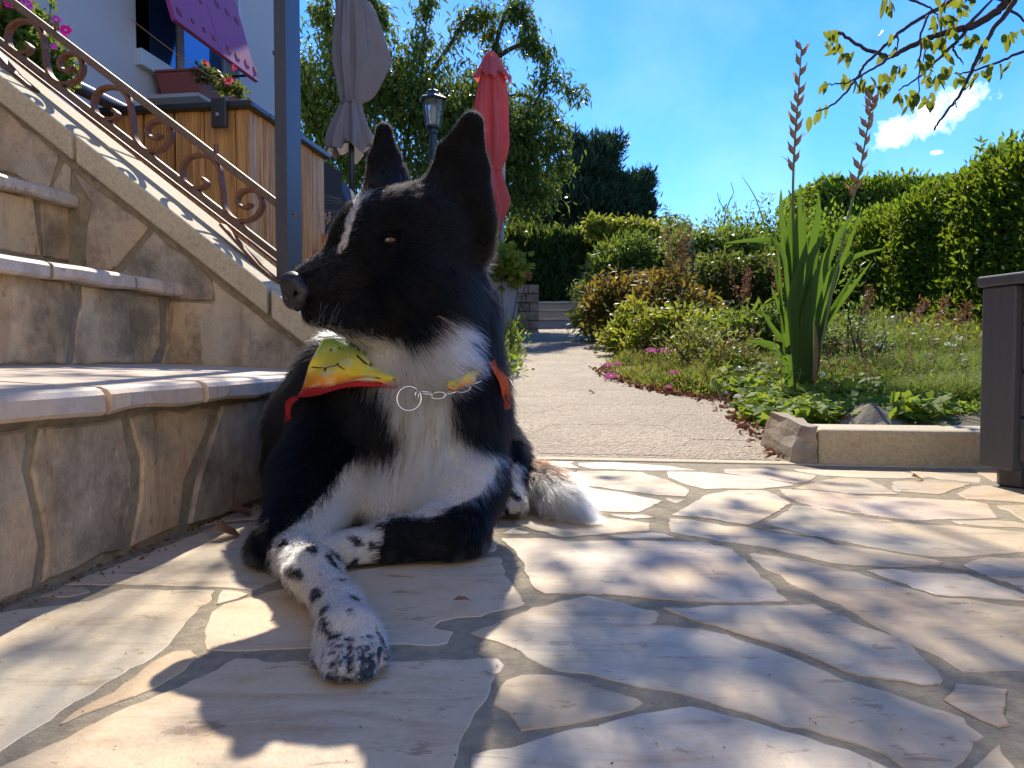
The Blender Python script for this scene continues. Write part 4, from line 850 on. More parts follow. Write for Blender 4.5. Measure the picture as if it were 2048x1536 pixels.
def coat(P, jit=0.0):
    n = len(P); px = to_px(P)+RNG.normal(scale=jit*6, size=(n, 2)); y = P[:, 1]
    white = np.zeros(n); 
    for i, w in enumerate(WHITE):
        m = poly_in(px, w)
        if i in (0, 1, 2, 3): m &= (y < (1.0 if i != 2 else .885))
        if i == 3: m &= ~((px[:, 0] > 780) & (px[:, 1] > 1035))
        if i == 7: m &= (y < 1.2)
        if i in (5, 6): m &= (y > .96)
        white = np.maximum(white, m)
    # lower leg fully white on hidden faces too
    white = np.maximum(white, (y < .66) | ((P[:, 0] < -.1) & (y < .72) & (px[:, 0] > 535)))
    # spots on the legs, elongated along the limb
    q = np.stack([P[:, 0]*1.0+P[:, 1]*.35, P[:, 1]*.75, P[:, 2]], 1)*np.array([330, 200, 260])
    s = np.sin(q[:, 0]+1.3*np.sin(q[:, 1]*.7+.5)+.6)+np.sin(q[:, 1]*1.1+1.7*np.sin(q[:, 2]*.6+1)+q[:, 0]*.45)+np.sin(q[:, 2]*.9+q[:, 0]*.3+2.0)
    leg = ((px[:, 1] > 1072) & (y < .84)); toes = sm((px[:, 1]-1235)/90)*(y < .62)
    thr = np.where(px[:, 1] < 1120, 1.0, 1.0)-toes*.55
    pr = sm((s-thr+.25)/.7)*.95; pr = np.where(px[:, 1] > 1240, pr*.55, pr); tg = sm((px[:, 1]-1285)/75)*(y < .6)*.8*sm((s+1.6)/1.6); spot = leg & (RNG.random(n) < pr) & (px[:, 1]+np.abs(px[:, 0]-690)*.2 > 1078)
    toeg = (RNG.random(n) < tg)
    hind = poly_in(px, WHITE[5]) & (s > .7) & (y > .96)
    col = np.where(white[:, None] > .5, np.array([.90, .84, .76])*(1-.09*RNG.random((n, 1))), np.array([.0020, .0019, .0020])*(1+.6*RNG.random((n, 1))))
    col = np.where((spot | hind)[:, None], np.array([.016, .015, .017])*(1+RNG.random((n, 1))), col)
    col = np.where(toeg[:, None], np.array([.07, .072, .08])*(1+RNG.random((n, 1))), col)
    mz_sheen = poly_in(px, [(575,520),(700,500),(730,560),(720,650),(610,655),(575,600)]) & (white < .5) & (RNG.random(n) < .45); col = np.where(mz_sheen[:, None], np.array([.016, .016, .018]), col)  # sheen of the short muzzle fur painted as a lighter black
    tgap = np.min(np.abs(px[:, 0:1]-np.array([[664, 700, 739]])), axis=1); toe_shade = (y < .58) & (px[:, 1] > 1268) & (tgap < 6) & (RNG.random(n) < .65); low = (y < .56) & (RNG.random(n) < .75*sm((px[:, 1]-1335)/35))
    col = np.where((toe_shade | low)[:, None], np.array([.05, .05, .055]), col)  # shade in the toe gaps painted as dark hairs, toe bottoms grey
    # belly/chest cream tint, tail ivory
    cream = (px[:, 1] > 745) & (px[:, 1] < 860) & (white > .5) & (y > .75); col = np.where(cream[:, None], col*np.array([.86, .78, .66]), col)
    tail = poly_in(px, WHITE[7]) & (y > .98); col = np.where((tail & (white > .5))[:, None], np.array([.60, .56, .46]), col)
    tb_ = (px[:, 0] > 1055) & (px[:, 1] < 985) & (y > 1.05) & (white < .5); col = np.where(tb_[:, None], np.array([.035, .016, .010]), col)
    g = poly_in(px, GREY) & (RNG.random(n) < .22); col = np.where(g[:, None], np.array([.07, .068, .07]), col)
    chin = poly_in(px, [(615,640),(735,668),(735,690),(615,668)]) & (RNG.random(n) < .5); col = np.where(chin[:, None], np.array([.35, .33, .30]), col)
    return np.concatenate([np.clip(col, 0, 1), np.ones((n, 1))], 1)
body_me = mesh_data('dog_body', BV, BF, True)
ca = body_me.attributes.new('coat', 'FLOAT_COLOR', 'POINT'); ca.data.foreach_set('color', coat(BV).astype(np.float32).ravel())
t = NT('dog_skin'); at = t.attr('coat'); nn = t.noise(260, 3, .7)
M['skin'] = t.fin(t.mix(.55, at.outputs['Color'], (.0, .0, .0), 'MIX'), .8, t.bump(nn, .5, .002), spec=.15); body_me.materials.append(M['skin'])
dog = tag(empty('dog', (-.12, .9, 0)), 'black and white collie type dog lying on the paving and looking left', 'dog')
par(link(bpy.data.objects.new('body', body_me)), dog)
# fur ----------------------------------------------------------
def m_hair():
    m = bpy.data.materials.new('dog_fur'); m.use_nodes = True; n = m.node_tree.nodes; l = m.node_tree.links; n.clear()
    o = n.new('ShaderNodeOutputMaterial'); h = n.new('ShaderNodeBsdfHairPrincipled'); a = n.new('ShaderNodeAttribute'); a.attribute_name = 'coat'
    h.parametrization = 'COLOR'; l.new(a.outputs['Color'], h.inputs['Color']); h.inputs['Roughness'].default_value = .42; h.inputs['Radial Roughness'].default_value = .6
    h.inputs['Random Roughness'].default_value = .2; h.inputs['IOR'].default_value = 1.33; l.new(h.outputs[0], o.inputs[0]); return m
M['fur'] = m_hair()
def prim_fields(P):
    n = len(P); wsum = np.zeros(n); fl = np.zeros(n); fw = np.zeros((n, 3))
    for (a, b, ra, rb, k, L, flow) in PR_:
        d = np.empty(n); 
        for s in range(0, n, 60000): d[s:s+60000] = rc(P[s:s+60000], a, b, ra, rb)
        w = np.exp(-np.maximum(d, -.004)/.0075); wsum += w; fl += w*L; fw += w[:, None]*flow
    return fl/(wsum+1e-12), fw/(np.linalg.norm(fw, axis=1)[:, None]+1e-9)
def grow(name, count, region=None, lscale=1.0, rad=.00022, lift=.45, npt=6, clump=.35, parent=dog, jit=1.0):
    q = BV[BF]; ar = .5*np.linalg.norm(np.cross(q[:, 2]-q[:, 0], q[:, 3]-q[:, 1]), axis=1); cen = q.mean(1)
    nr = np.cross(q[:, 2]-q[:, 0], q[:, 3]-q[:, 1]); nr /= np.linalg.norm(nr, axis=1)[:, None]+1e-12
    view = np.array([0, 0, EYE])-cen; view /= np.linalg.norm(view, axis=1)[:, None]; fac = np.einsum('ij,ij->i', nr, view)
    wgt = ar*np.where(fac > -.35, 1.0, .25)*np.where(cen[:, 2] < .006, 0, 1); wgt *= 1/np.maximum(cen[:, 1], .5)**1.0
    if region is not None: wgt *= region(cen)
    idx = RNG.choice(len(BF), size=count, p=wgt/wgt.sum()); u, v = RNG.random((2, count, 1)); Q = q[idx]
    P = (Q[:, 0]*(1-u)+Q[:, 1]*u)*(1-v)+(Q[:, 3]*(1-u)+Q[:, 2]*u)*v; N = nr[idx]
    eye = np.linalg.norm(P-EYEC, axis=1) > .0115; nose = np.linalg.norm(P-W(587, 582, .832), axis=1) > .0185
    la, lb = W(618, 634, .822), W(700, 657, .838); keep = eye & nose & (rc(P, la, lb, 0, 0) > .0028); P = P[keep]; N = N[keep]; L, fwd = prim_fields(P); n = len(P)
    tan = fwd-N*np.einsum('ij,ij->i', fwd, N)[:, None]; tn = np.linalg.norm(tan, axis=1)[:, None]; tan = tan/(tn+.25)
    # clumping: neighbours share a wobble
    cid = np.floor(P/.011).astype(int); hsh = np.abs((cid[:, 0]*73856093) ^ (cid[:, 1]*19349663) ^ (cid[:, 2]*83492791)) % 4096
    wob = RNG.normal(size=(4096, 3))[hsh]*clump*.35
    d = tan+N*(lift*RNG.uniform(.6, 1.4, (n, 1)))+wob+RNG.normal(scale=.10*jit, size=(n, 3)); d /= np.linalg.norm(d, axis=1)[:, None]
    L = L*lscale*RNG.uniform(.55, 1.15, n); t = np.linspace(0, 1, npt)
    bend = tan*.35+DN*.25*np.clip(L/.03, 0, 1)[:, None]
    pts = P[:, None]-N[:, None]*.0008+(d[:, None]*t[None, :, None]+bend[:, None]*(t**2)[None, :, None])*L[:, None, None]
    pts[..., 2] = np.maximum(pts[..., 2], .0055+.0006*RNG.random((n, 1)))
    hc = bpy.data.hair_curves.new(name); hc.add_curves([npt]*n)
    hc.attributes['position'].data.foreach_set('vector', pts.astype(np.float32).ravel())
    ra = hc.attributes.get('radius') or hc.attributes.new('radius', 'FLOAT', 'POINT')
    r = (rad*(.75+.5*RNG.random(n)))[:, None]*np.clip(np.sqrt(L/.012), .7, 1.35)[:, None]*(1-.85*t**1.6)[None]; ra.data.foreach_set('value', r.astype(np.float32).ravel())
    c = hc.attributes.new('coat', 'FLOAT_COLOR', 'CURVE'); c.data.foreach_set('color', coat(P, jit).astype(np.float32).ravel())
    hc.materials.append(M['fur']); o = bpy.data.objects.new(name, hc); link(o); par(o, parent); return o
FURN = globals().get('FURN', 230000)
tag(grow('fur', FURN), kind='stuff')
# nose -----------------------------------------------------------
def small_field(fn, lo, hi, h):
    lo, hi = np.array(lo), np.array(hi); n = np.ceil((hi-lo)/h).astype(int); g = [lo[i]+h*np.arange(n[i]) for i in range(3)]
    return surface_nets(fn(np.stack(np.meshgrid(*g, indexing='ij'), -1)).astype(np.float32), lo, h)
def smin(a, b, k): h = np.maximum(k-np.abs(a-b), 0)/k; return np.minimum(a, b)-h*h*k*.25
def nosef(P):
    d = rc(P, W(584, 567, .834), W(588, 598, .833), .0130, .0118); d = smin(d, rc(P, W(592, 566, .826), W(604, 582, .823), .0100, .0088), .006); d = smin(d, rc(P, W(600, 600, .822), W(596, 612, .824), .007, .006), .006)
    for q, q2, r in ((W(597, 588, .8205), W(610, 597, .8235), .0044), (W(570, 590, .8225), W(574, 598, .8235), .0032)): d = -smin(-d, rc(P, q, q2, r, r*.7), .003)
    d = np.maximum(d, -(rc(P, W(580, 590, .8205), W(586, 624, .8205), .0012, .0012)))
    return d+.0004*np.sin(P[..., 0]*2600)*np.sin(P[..., 2]*2500)*np.sin(P[..., 1]*2400)
c0 = W(585, 585, .83); NV, NF = small_field(nosef, c0-.03, c0+.03, .0010)
t = NT('dog_nose'); M['nose'] = t.fin(t.mix(t.noise(200, 3), (.006, .006, .007), (.014, .013, .014)), .45, t.bump(t.vor(700), .35, .0006), spec=.5)
par(mesh('nose', NV, NF, M['nose'], smooth=True), dog)
# eye
t = NT('dog_eye'); M['eye'] = t.fin((.018, .008, .004), .04, spec=.9, Coat_Weight=1.0); M['iris'] = NT('dog_iris').fin((.035, .013, .005), .14, spec=.35)
par(MB().lathe(EYEC+[0, .0045, 0], [(.0001, -.0098), (.0052, -.0083), (.0083, -.0052), (.0098, 0), (.0083, .0052), (.0052, .0083), (.0001, .0098)], 20).build('eye', M['iris'], smooth=True), dog)
vd = np.array([-.45, -.85, -.05]); vd /= np.linalg.norm(vd); par(MB().lathe(EYEC+[0, .0045, 0]+vd*.0088, [(.0001, .0016), (.003, .0012), (.0044, .0002), (.0046, -.001)], 18, axis=vd).build('pupil', M['eye'], smooth=True), dog)
for s, (zo, yo) in enumerate(((.0055, -.004), (-.0058, -.003))):
    P = [EYEC+[-.0125, -.001, .000], EYEC+[-.006, yo-.002, zo*.75], EYEC+[.001, yo-.002, zo], EYEC+[.008, yo, zo*.7], EYEC+[.0135, .001, .002]]
    par(MB().tube(spline(P, 5), .0022, 8).build('eyelid', M['skin'], smooth=True), dog)
# whiskers and brow hairs
hcs = []
for k in range(26):
    if k < 12: q = W(random.uniform(676, 700), random.uniform(395, 450), .862); d = np.array([-1, -.15, random.uniform(.1, .6)]); L = random.uniform(.02, .04)
    elif k < 20: q = W(random.uniform(640, 690), random.uniform(600, 640), .822); d = np.array([random.uniform(-.6, .2), -.5, -.8]); L = random.uniform(.02, .035)
    else: q = W(random.uniform(655, 760), random.uniform(655, 680), .84); d = np.array([random.uniform(-.2, .2), -.3, -1]); L = random.uniform(.015, .03)
    d /= np.linalg.norm(d); hcs.append(q+d*L*np.linspace(0, 1, 6)[:, None]+np.outer(np.linspace(0, 1, 6)**2, [0, 0, -.006]))
wm_ = MB()
for P in hcs: wm_.tube(P, [.00018, .00017, .00014, .00011, .00008, .00004], 4, cap=False)
wk = par(wm_.build('whiskers', m_plain('whisker', (.16, .15, .14), .4)), dog); wk['kind'] = 'stuff'
# claws
for (u, v, d) in ((646, 1336, .517), (681, 1352, .502), (721, 1352, .502), (757, 1334, .518)):
    q = W(u, v, d); q[2] = .014; par(MB().tube([q+[0, .008, .003], q+[0, .001, 0], q+[0, -.004, -.006]], [.0018, .0015, .0006], 8).build('claw', m_plain('claw', (.03, .026, .024), .4), smooth=True), dog)
# bandana --------------------------------------------------------
def patch(name, rows, mat, n=10, m=8, parent=dog, th=.0010, wr=.0036):
    R = [spline([W(*p) for p in r], n) for r in rows]; k = min(len(r) for r in R); R = np.array([r[:k] for r in R])
    cols = [spline(R[:, j], m) for j in range(k)]; Gd = np.array(cols); a, b = Gd.shape[:2]
    ii, jj = np.meshgrid(np.arange(a), np.arange(b), indexing='ij'); Gd = Gd+np.array([0, -1, .3])*(wr*np.sin(ii*.55+jj*.35)+wr*.7*np.sin(ii*.21-jj*.5))[..., None]
    V = Gd.reshape(-1, 3); I = np.arange(a*b).reshape(a, b); Fq = np.stack([I[:-1, :-1], I[1:, :-1], I[1:, 1:], I[:-1, 1:]], -1).reshape(-1, 4)
    o = mesh(name, V, Fq, mat, smooth=True); uv = o.data.uv_layers.new(name='uv'); li = np.empty(len(o.data.loops), np.int32); o.data.loops.foreach_get('vertex_index', li)
    uvv = np.stack([(li//b)/(a-1), (li % b)/(b-1)], 1).astype(np.float32); uv.data.foreach_set('uv', uvv.ravel())
    sd = o.modifiers.new('solid', 'SOLIDIFY'); sd.thickness = th; par(o, parent); return o
t = NT('bandana_print'); uvn = t.tc.outputs['UV']; sp_ = t.n.new('ShaderNodeSeparateXYZ'); t.l.new(uvn, sp_.inputs[0]); V_ = sp_.outputs[1]; U_ = sp_.outputs[0]
base = t.ramp(V_, [(0, (.22, .38, .05)), (.18, (.55, .58, .08)), (.5, (.85, .68, .06)), (.86, (.78, .24, .02)), (.9, (.55, .02, .03)), (1, (.48, .012, .02))])
base = t.mix(t.ramp(t.noise(5, 3, .5, uvn), [(.5, 0), (.62, .8)]), base, (.62, .66, .40))
v2 = t.n.new('ShaderNodeTexVoronoi'); v2.feature = 'DISTANCE_TO_EDGE'; v2.inputs['Scale'].default_value = 3.4; t.l.new(uvn, v2.inputs['Vector'])
sq = t.math('MULTIPLY', t.ramp(v2.outputs[0], [(.035, 1), (.05, 0)]), t.math('MULTIPLY', t.math('GREATER_THAN', t.noise(2.2, 2, .5, uvn), .50), t.math('LESS_THAN', V_, .7)))
v3 = t.n.new('ShaderNodeTexVoronoi'); v3.distance = 'MINKOWSKI'; v3.inputs['Exponent'].default_value = .55; v3.inputs['Scale'].default_value = 8; t.l.new(t.map((1.3, .8, 1), vec=uvn), v3.inputs['Vector'])
st = t.math('MULTIPLY', t.ramp(v3.outputs['Distance'], [(.34, 1), (.40, 0)]), t.math('LESS_THAN', V_, .84))
inv = t.math('MAXIMUM', sq, st); c = t.mix(inv, base, (.03, .04, .02))
M['bandana'] = t.fin(c, .85, t.bump(t.noise(400, 2), .2, .0005))
a_ = t.n.new('ShaderNodeBsdfTranslucent'); mx_ = t.n.new('ShaderNodeMixShader'); t.l.new(c, a_.inputs[0]); mx_.inputs[0].default_value = .3
t.l.new(t.p.outputs[0], mx_.inputs[1]); t.l.new(a_.outputs[0], mx_.inputs[2]); t.l.new(mx_.outputs[0], t.out.inputs[0])
M['red_cloth'] = m_cloth('bandana_red_edge', (.55, .02, .03), .3); M['orange_cloth'] = m_cloth('bandana_orange', (.75, .13, .03), .35)
BD = 0.0
patch('bandana', [[(648, 678, .945), (690, 686, .915), (735, 708, .895), (800, 745, .885)], [(628, 715, .925), (680, 725, .89), (735, 742, .868), (800, 762, .868)], [(612, 750, .925), (668, 752, .889), (735, 755, .863), (800, 768, .864)], [(597, 790, .927), (655, 776, .892), (735, 764, .864), (800, 773, .866)]], M['bandana'], 8, 6)
patch('bandana_hem', [[(597, 789, .926), (655, 775, .890), (735, 763, .862), (800, 771, .864)], [(594, 796, .926), (655, 784, .888), (735, 773, .860), (800, 779, .864)]], M['red_cloth'], 8, 4)
patch('bandana', [[(895, 764, .838), (915, 756, .842), (945, 742, .850), (965, 728, .866)], [(895, 778, .838), (915, 779, .841), (945, 766, .849), (962, 746, .866)]], M['bandana'], 8, 5)
patch('bandana_edge', [[(976, 724, .893), (990, 746, .893), (1003, 778, .897), (1009, 822, .905)], [(990, 720, .912), (1005, 742, .915), (1018, 772, .918), (1022, 818, .925)]], M['orange_cloth'], 8, 5)
fr = MB()
for k in range(16):
    q = W(598-random.uniform(0, 8), 796+random.uniform(-4, 6), .926); P = [q, q+[-.006-.006*random.random(), -.003, -.006], q+[-.010+random.uniform(-.004, .004), -.003, -.014-.016*random.random()]]; fr.tube(spline(P, 4), .0004, 4)
par(fr.build('frayed_thread', M['red_cloth']), dog)['kind'] = 'stuff'
# chain collar ----------------------------------------------------
def torus(c, R, r, X, Y, sx=1, n=28, m=8):
    X = np.asarray(X, float); Y = np.asarray(Y, float); X /= np.linalg.norm(X); Y -= X*np.dot(X, Y); Y /= np.linalg.norm(Y); N = np.cross(X, Y); V = []
    for i in range(n):
        a = 2*math.pi*i/n; e = math.cos(a)*X*sx+math.sin(a)*Y
        for j in range(m): b = 2*math.pi*j/m; V.append(c+e*R+(math.cos(a)*X+math.sin(a)*Y)*r*math.cos(b)+N*r*math.sin(b))
    return np.array(V), [(i*m+j, ((i+1) % n)*m+j, ((i+1) % n)*m+(j+1) % m, i*m+(j+1) % m) for i in range(n) for j in range(m)]
col_ = empty('chain_collar', W(840, 785, .84)); par(col_, dog); bpy.context.view_layer.update()
def parc(o):
    o.parent = col_; o.matrix_parent_inverse = Matrix.Translation(Vector(W(840, 785, .84))).inverted(); return o
V, Fc = torus(W(818, 797, .834), .0132, .00105, (1, 0, .1), (0, .15, 1)); parc(mesh('ring', V, Fc, M['chrome'], smooth=True))
V, Fc = torus(W(834, 789, .829), .0055, .0010, (.3, 1, .3), (.2, 0, 1)); parc(mesh('ring', V, Fc, M['chrome'], smooth=True))
lk = [(853, 786, .832, 0), (877, 791, .834, 1), (902, 785, .838, 0), (928, 777, .846, 1), (950, 765, .858, 0)]
for (u, v, d, k) in lk:
    X = np.array([1, .2 if u > 900 else 0, .3 if u > 900 else (-.15 if u < 870 else .1)]); V, Fc = torus(W(u, v, d+.007), .0038, .0008, X, (0, .2, 1) if k else (0, 1, .25), 2.0); parc(mesh('link', V, Fc, M['chrome'], smooth=True))
# ---------------------------------------------------------------- vegetation helpers
def unit(v): v = np.asarray(v, float); return v/(np.linalg.norm(v, axis=-1, keepdims=True)+1e-9)
OV = (np.array([[0, 0, 0], [.32, .5, .06], [.32, -.5, .06], [.70, .40, -.02], [.70, -.40, -.02], [1, 0, -.16]]), np.array([[0, 2, 1], [1, 2, 4], [1, 4, 3], [3, 4, 5]]))
OVF = (np.array([[0, 0, 0], [.33, .5, .10], [.36, 0, -.05], [.33, -.5, .10], [.72, .36, .04], [.72, 0, -.06], [.72, -.36, .04], [1, 0, -.18]]),
       np.array([[0, 2, 1], [0, 3, 2], [1, 2, 5], [1, 5, 4], [2, 3, 6], [2, 6, 5], [4, 5, 7], [5, 6, 7]]))
_a = np.linspace(-2.6, 2.6, 15); _r = .5*(1+.22*np.cos(_a*7/2.6*1.55)); LB = (np.vstack([[[.12, 0, 0]], np.stack([.5+_r*np.cos(_a), _r*np.sin(_a), -.1*_r*np.abs(np.sin(2*_a))], 1)]), np.array([[0, i, i+1] for i in range(1, 15)]))
_t = np.array([0, .1, .28, .5, .7, .87, 1]); _w = np.array([0, .26, .46, .5, .4, .2, 0]); _v = [[0, 0, 0]]
for _i in range(1, 6): _v += [[_t[_i], _w[_i], .07-.1*_t[_i]**2], [_t[_i], 0, -.03-.08*_t[_i]**2], [_t[_i], -_w[_i], .07-.1*_t[_i]**2]]
_v.append([1, 0, -.14]); _f = [[0, 2, 1], [0, 3, 2]]
for _i in range(4):
    _b = 1+3*_i; _f += [[_b, _b+1, _b+4], [_b, _b+4, _b+3], [_b+1, _b+2, _b+5], [_b+1, _b+5, _b+4]]
_f += [[13, 14, 16], [14, 15, 16]]; SMO = (np.array(_v, float), np.array(_f))
def leaves(name, P, D, L, Wd, mat, parent=None, tmpl=OV, up=None, curl=0.0):
    P = np.asarray(P, float); n = len(P); D = unit(D); up = RNG.normal(size=(n, 3))*.6+[0, 0, 1.] if up is None else up
    Sx = unit(np.cross(D, up)); Nn = np.cross(Sx, D); L = np.broadcast_to(np.asarray(L, float), (n,)); Wd = np.broadcast_to(np.asarray(Wd, float), (n,)); T, Fq = tmpl
    V = P[:, None]+D[:, None]*T[None, :, 0:1]*L[:, None, None]+Sx[:, None]*T[None, :, 1:2]*Wd[:, None, None]+Nn[:, None]*(T[None, :, 2:3]-curl*T[None, :, 0:1]**2)*L[:, None, None]
    Fa = (Fq[None]+(np.arange(n)*len(T))[:, None, None]).reshape(-1, 3); return mesh(name, V.reshape(-1, 3), Fa, mat, parent, smooth=False)
def blades(name, P, lean, Hh, Wd, mat, parent=None, seg=4, droop=.5):
    P = np.asarray(P, float); n = len(P); lean = np.asarray(lean, float); Hh = np.broadcast_to(Hh, (n,)); Wd = np.broadcast_to(Wd, (n,)); ang = RNG.uniform(0, 6.28, n)
    sd = np.stack([np.cos(ang), np.sin(ang), np.zeros(n)], 1); t = np.linspace(0, 1, seg+1); rows = []
    for k in t:
        c = P+np.array([0, 0, 1.])*(Hh*k*(1-.35*droop*k*k))[:, None]+lean*(Hh*k*k)[:, None]*(.5+droop); w = (Wd*(1-k**1.8)*.5+.0002)[:, None]; rows += [c-sd*w, c+sd*w]
    V = np.stack(rows, 1).reshape(-1, 3); m = 2*(seg+1); q = np.array([[2*i, 2*i+1, 2*i+3, 2*i+2] for i in range(seg)]); return mesh(name, V, (q[None]+(np.arange(n)*m)[:, None, None]).reshape(-1, 4), mat, parent)
def blobpts(blobs, n, shell=.5):
    w = np.array([b[2]*b[3]*b[4]**2 for b in blobs], float); ix = RNG.choice(len(blobs), n, p=w/w.sum()); d = unit(RNG.normal(size=(n, 3))); r = (shell+(1-shell)*RNG.random((n, 1)))**(1/1.0)
    out = np.empty((n, 3)); 
    for i, b in enumerate(blobs):
        m = ix == i; c = W(b[0], b[1], b[4]); k = b[4]/F_PX; out[m] = c+d[m]*r[m]*np.array([b[2]*k, (b[5] if len(b) > 5 else (b[2]+b[3])/2)*k, b[3]*k])
    return out, d
GREENS = {
 'peach': leaf_mat('peach_leaves', [(.03, .065, .018), (.05, .10, .022), (.08, .135, .03), (.12, .155, .035)], .35, .4),
 'conifer': leaf_mat('conifer_needles', [(.025, .055, .035), (.04, .08, .048), (.06, .11, .06)], .2, .5, tcol=(.08, .15, .05)),
 'laurel': leaf_mat('laurel_leaves', [(.035, .085, .012), (.07, .14, .018), (.11, .20, .022), (.18, .27, .03)], .42, .5, tcol=(.42, .55, .03)),
 'thuja': leaf_mat('thuja_sprays', [(.02, .045, .016), (.035, .07, .02), (.06, .10, .025)], .3, .55),
 'mid': leaf_mat('mid_green_leaves', [(.06, .12, .025), (.09, .17, .035), (.14, .22, .05)], .4, .45),
 'lime': leaf_mat('lime_leaves', [(.12, .17, .025), (.19, .24, .035), (.28, .30, .05)], .45, .45, tcol=(.5, .5, .04)),
 'autumn': leaf_mat('autumn_leaves', [(.06, .10, .025), (.08, .13, .03), (.12, .16, .035), (.18, .12, .03), (.09, .045, .02), (.24, .24, .05), (.07, .12, .03), (.10, .15, .03)], .4, .5, tcol=(.5, .3, .04)),
 'olive': leaf_mat('olive_leaves', [(.05, .08, .025), (.09, .11, .035), (.13, .13, .05), (.07, .05, .025)], .35, .45),
 'feather': leaf_mat('feathery_leaves', [(.09, .14, .09), (.13, .19, .11), (.17, .24, .13)], .45, .5),
 'mat': leaf_mat('ice_plant_leaves', [(.09, .15, .03), (.14, .19, .04), (.24, .20, .06), (.36, .20, .09), (.38, .16, .10), (.12, .18, .04)], .42, .5),
 'grass': leaf_mat('grass_blades', [(.06, .12, .03), (.10, .18, .04), (.14, .23, .05), (.20, .25, .07), (.34, .28, .13), (.12, .20, .05)], .42, .55),
 'blade': leaf_mat('gladiolus_leaves', [(.03, .085, .018), (.045, .11, .022), (.06, .13, .028)], .4, .42, tcol=(.26, .42, .03), streak=True),
 'cherry': leaf_mat('cherry_leaves', [(.035, .085, .02), (.06, .12, .022), (.09, .15, .028), (.16, .18, .03)], .38, .38, tcol=(.55, .55, .04)),
 'ivy': leaf_mat('ground_ivy_leaves', [(.06, .13, .02), (.11, .20, .028), (.19, .28, .035), (.27, .33, .05)], .45, .6, tcol=(.45, .55, .05)),
 'bronze': leaf_mat('rusty_seed_heads', [(.20, .09, .05), (.28, .13, .07), (.33, .2, .11)], .3, .7, tcol=(.4, .2, .08)),
 'pod': leaf_mat('seed_pods', [(.24, .23, .10), (.36, .27, .15), (.42, .28, .19), (.46, .36, .22)], .35, .6, tcol=(.5, .25, .12)),
}
M['bark'] = m_plain('bark', (.06, .045, .035), .9, 0, .5, .5); M['twig'] = m_plain('dark_twig', (.045, .032, .03), .85, 0, .4, .3); M['stem'] = m_plain('green_stem', (.12, .16, .05), .6)
M['drystem'] = m_plain('dry_stem', (.30, .2, .11), .8); M['pink'] = leaf_mat('pink_petals', [(.50, .004, .20), (.58, .008, .26), (.54, .006, .23)], .15, .8, tcol=(.8, .05, .45))
M['pinkred'] = leaf_mat('geranium_petals', [(.70, .04, .12), (.78, .08, .18)], .4, .5, tcol=(.9, .1, .2)); M['purple'] = leaf_mat('petunia_petals', [(.12, .03, .22), (.25, .05, .35), (.62, .05, .42)], .35, .5, tcol=(.4, .08, .5))
M['white_petal'] = m_plain('white_petals', (.7, .68, .62), .6); M['orange_petal'] = m_plain('orange_petals', (.75, .13, .03), .6); M['yellow'] = m_plain('yellow_centre', (.7, .45, .03), .6)
def hit(u, v, off=0.0):
    r = ray(u, v)
    for y in np.arange(1.4, 14, .01):
        p = np.array([0, 0, EYE])+r*y
        if p[2] <= float(gz(p[0], p[1]))+off: return p
    return p
def grd(P): P = np.array(P, float); P[2] = float(gz(P[0], P[1])); return P
# ---------------------------------------------------------------- peach tree behind the parasols
tree = tag(empty('peach_tree', (-.6, 9.3, .5)), 'large arching peach tree with drooping narrow leaves behind the parasols', 'tree')
m = MB(); b0 = np.array([-.75, 9.3, .3]); fork = W(800, 420, 9.2)
m.tube(spline([b0, (b0+fork)/2+[.05, 0, 0], fork], 6), np.linspace(.13, .095, 13), 10); par(m.build('trunk', M['bark'], smooth=True), tree)
limb_px = [[(800, 420, 9.2), (740, 330, 9), (690, 200, 8.8), (655, 70, 8.7), (650, 10, 8.7)], [(800, 420, 9.2), (810, 300, 9.2), (840, 180, 9.2), (848, 90, 9.2), (858, 0, 9.2)], [(800, 420, 9.2), (880, 320, 9.4), (960, 220, 9.5), (985, 120, 9.5), (983, 40, 9.5)],
  [(800, 420, 9.2), (920, 350, 9.3), (1040, 250, 9.2), (1100, 165, 9.1), (1160, 195, 9.1)], [(880, 320, 9.4), (1000, 300, 9.3), (1090, 280, 9.2), (1125, 330, 9.2)], [(840, 180, 9.2), (900, 90, 9.2), (935, 35, 9.2), (975, 30, 9.2)], [(985, 120, 9.5), (1010, 30, 9.5), (1040, 20, 9.5), (1060, 80, 9.5)],
  [(655, 70, 8.7), (690, 10, 8.7), (740, 0, 8.7), (760, 60, 8.7)], [(740, 330, 9), (660, 280, 8.8), (610, 200, 8.7), (605, 120, 8.7)], [(920, 350, 9.3), (1040, 380, 9.2), (1100, 400, 9.2)], [(985, 120, 9.5), (1040, 90, 9.4), (1080, 100, 9.4), (1100, 150, 9.4)], [(960, 220, 9.5), (1040, 190, 9.4), (1090, 220, 9.4), (1130, 280, 9.4)]]
m = MB(); LPs = []
for l in limb_px:
    P = spline([W(*q) for q in l], 8); m.tube(P, np.linspace(.035, .004, len(P)), 6); LPs.append(P)
par(m.build('limbs', M['bark'], smooth=True), tree)['kind'] = 'stuff'
cl, _ = blobpts([(690,170,85,105,8.8,80),(800,170,100,95,9,110),(890,230,120,110,9.2,130),(1000,290,95,100,9.3,120),(1060,340,60,80,9.2,80),(700,320,100,90,9,100),(850,350,120,70,9,110),(955,200,70,60,9.4,80),(630,230,40,110,8.8,60),(1050,260,60,45,9.2,60),(960,400,110,50,9.2,90)], 860, .2)
al = np.vstack([P[int(len(P)*.4):] for P in LPs]); al = al[RNG.choice(len(al), 260)]+RNG.normal(scale=.05, size=(260, 3)); cen = np.vstack([cl, al]); sz = np.concatenate([np.full(len(cl), .15), np.full(len(al), .06)])
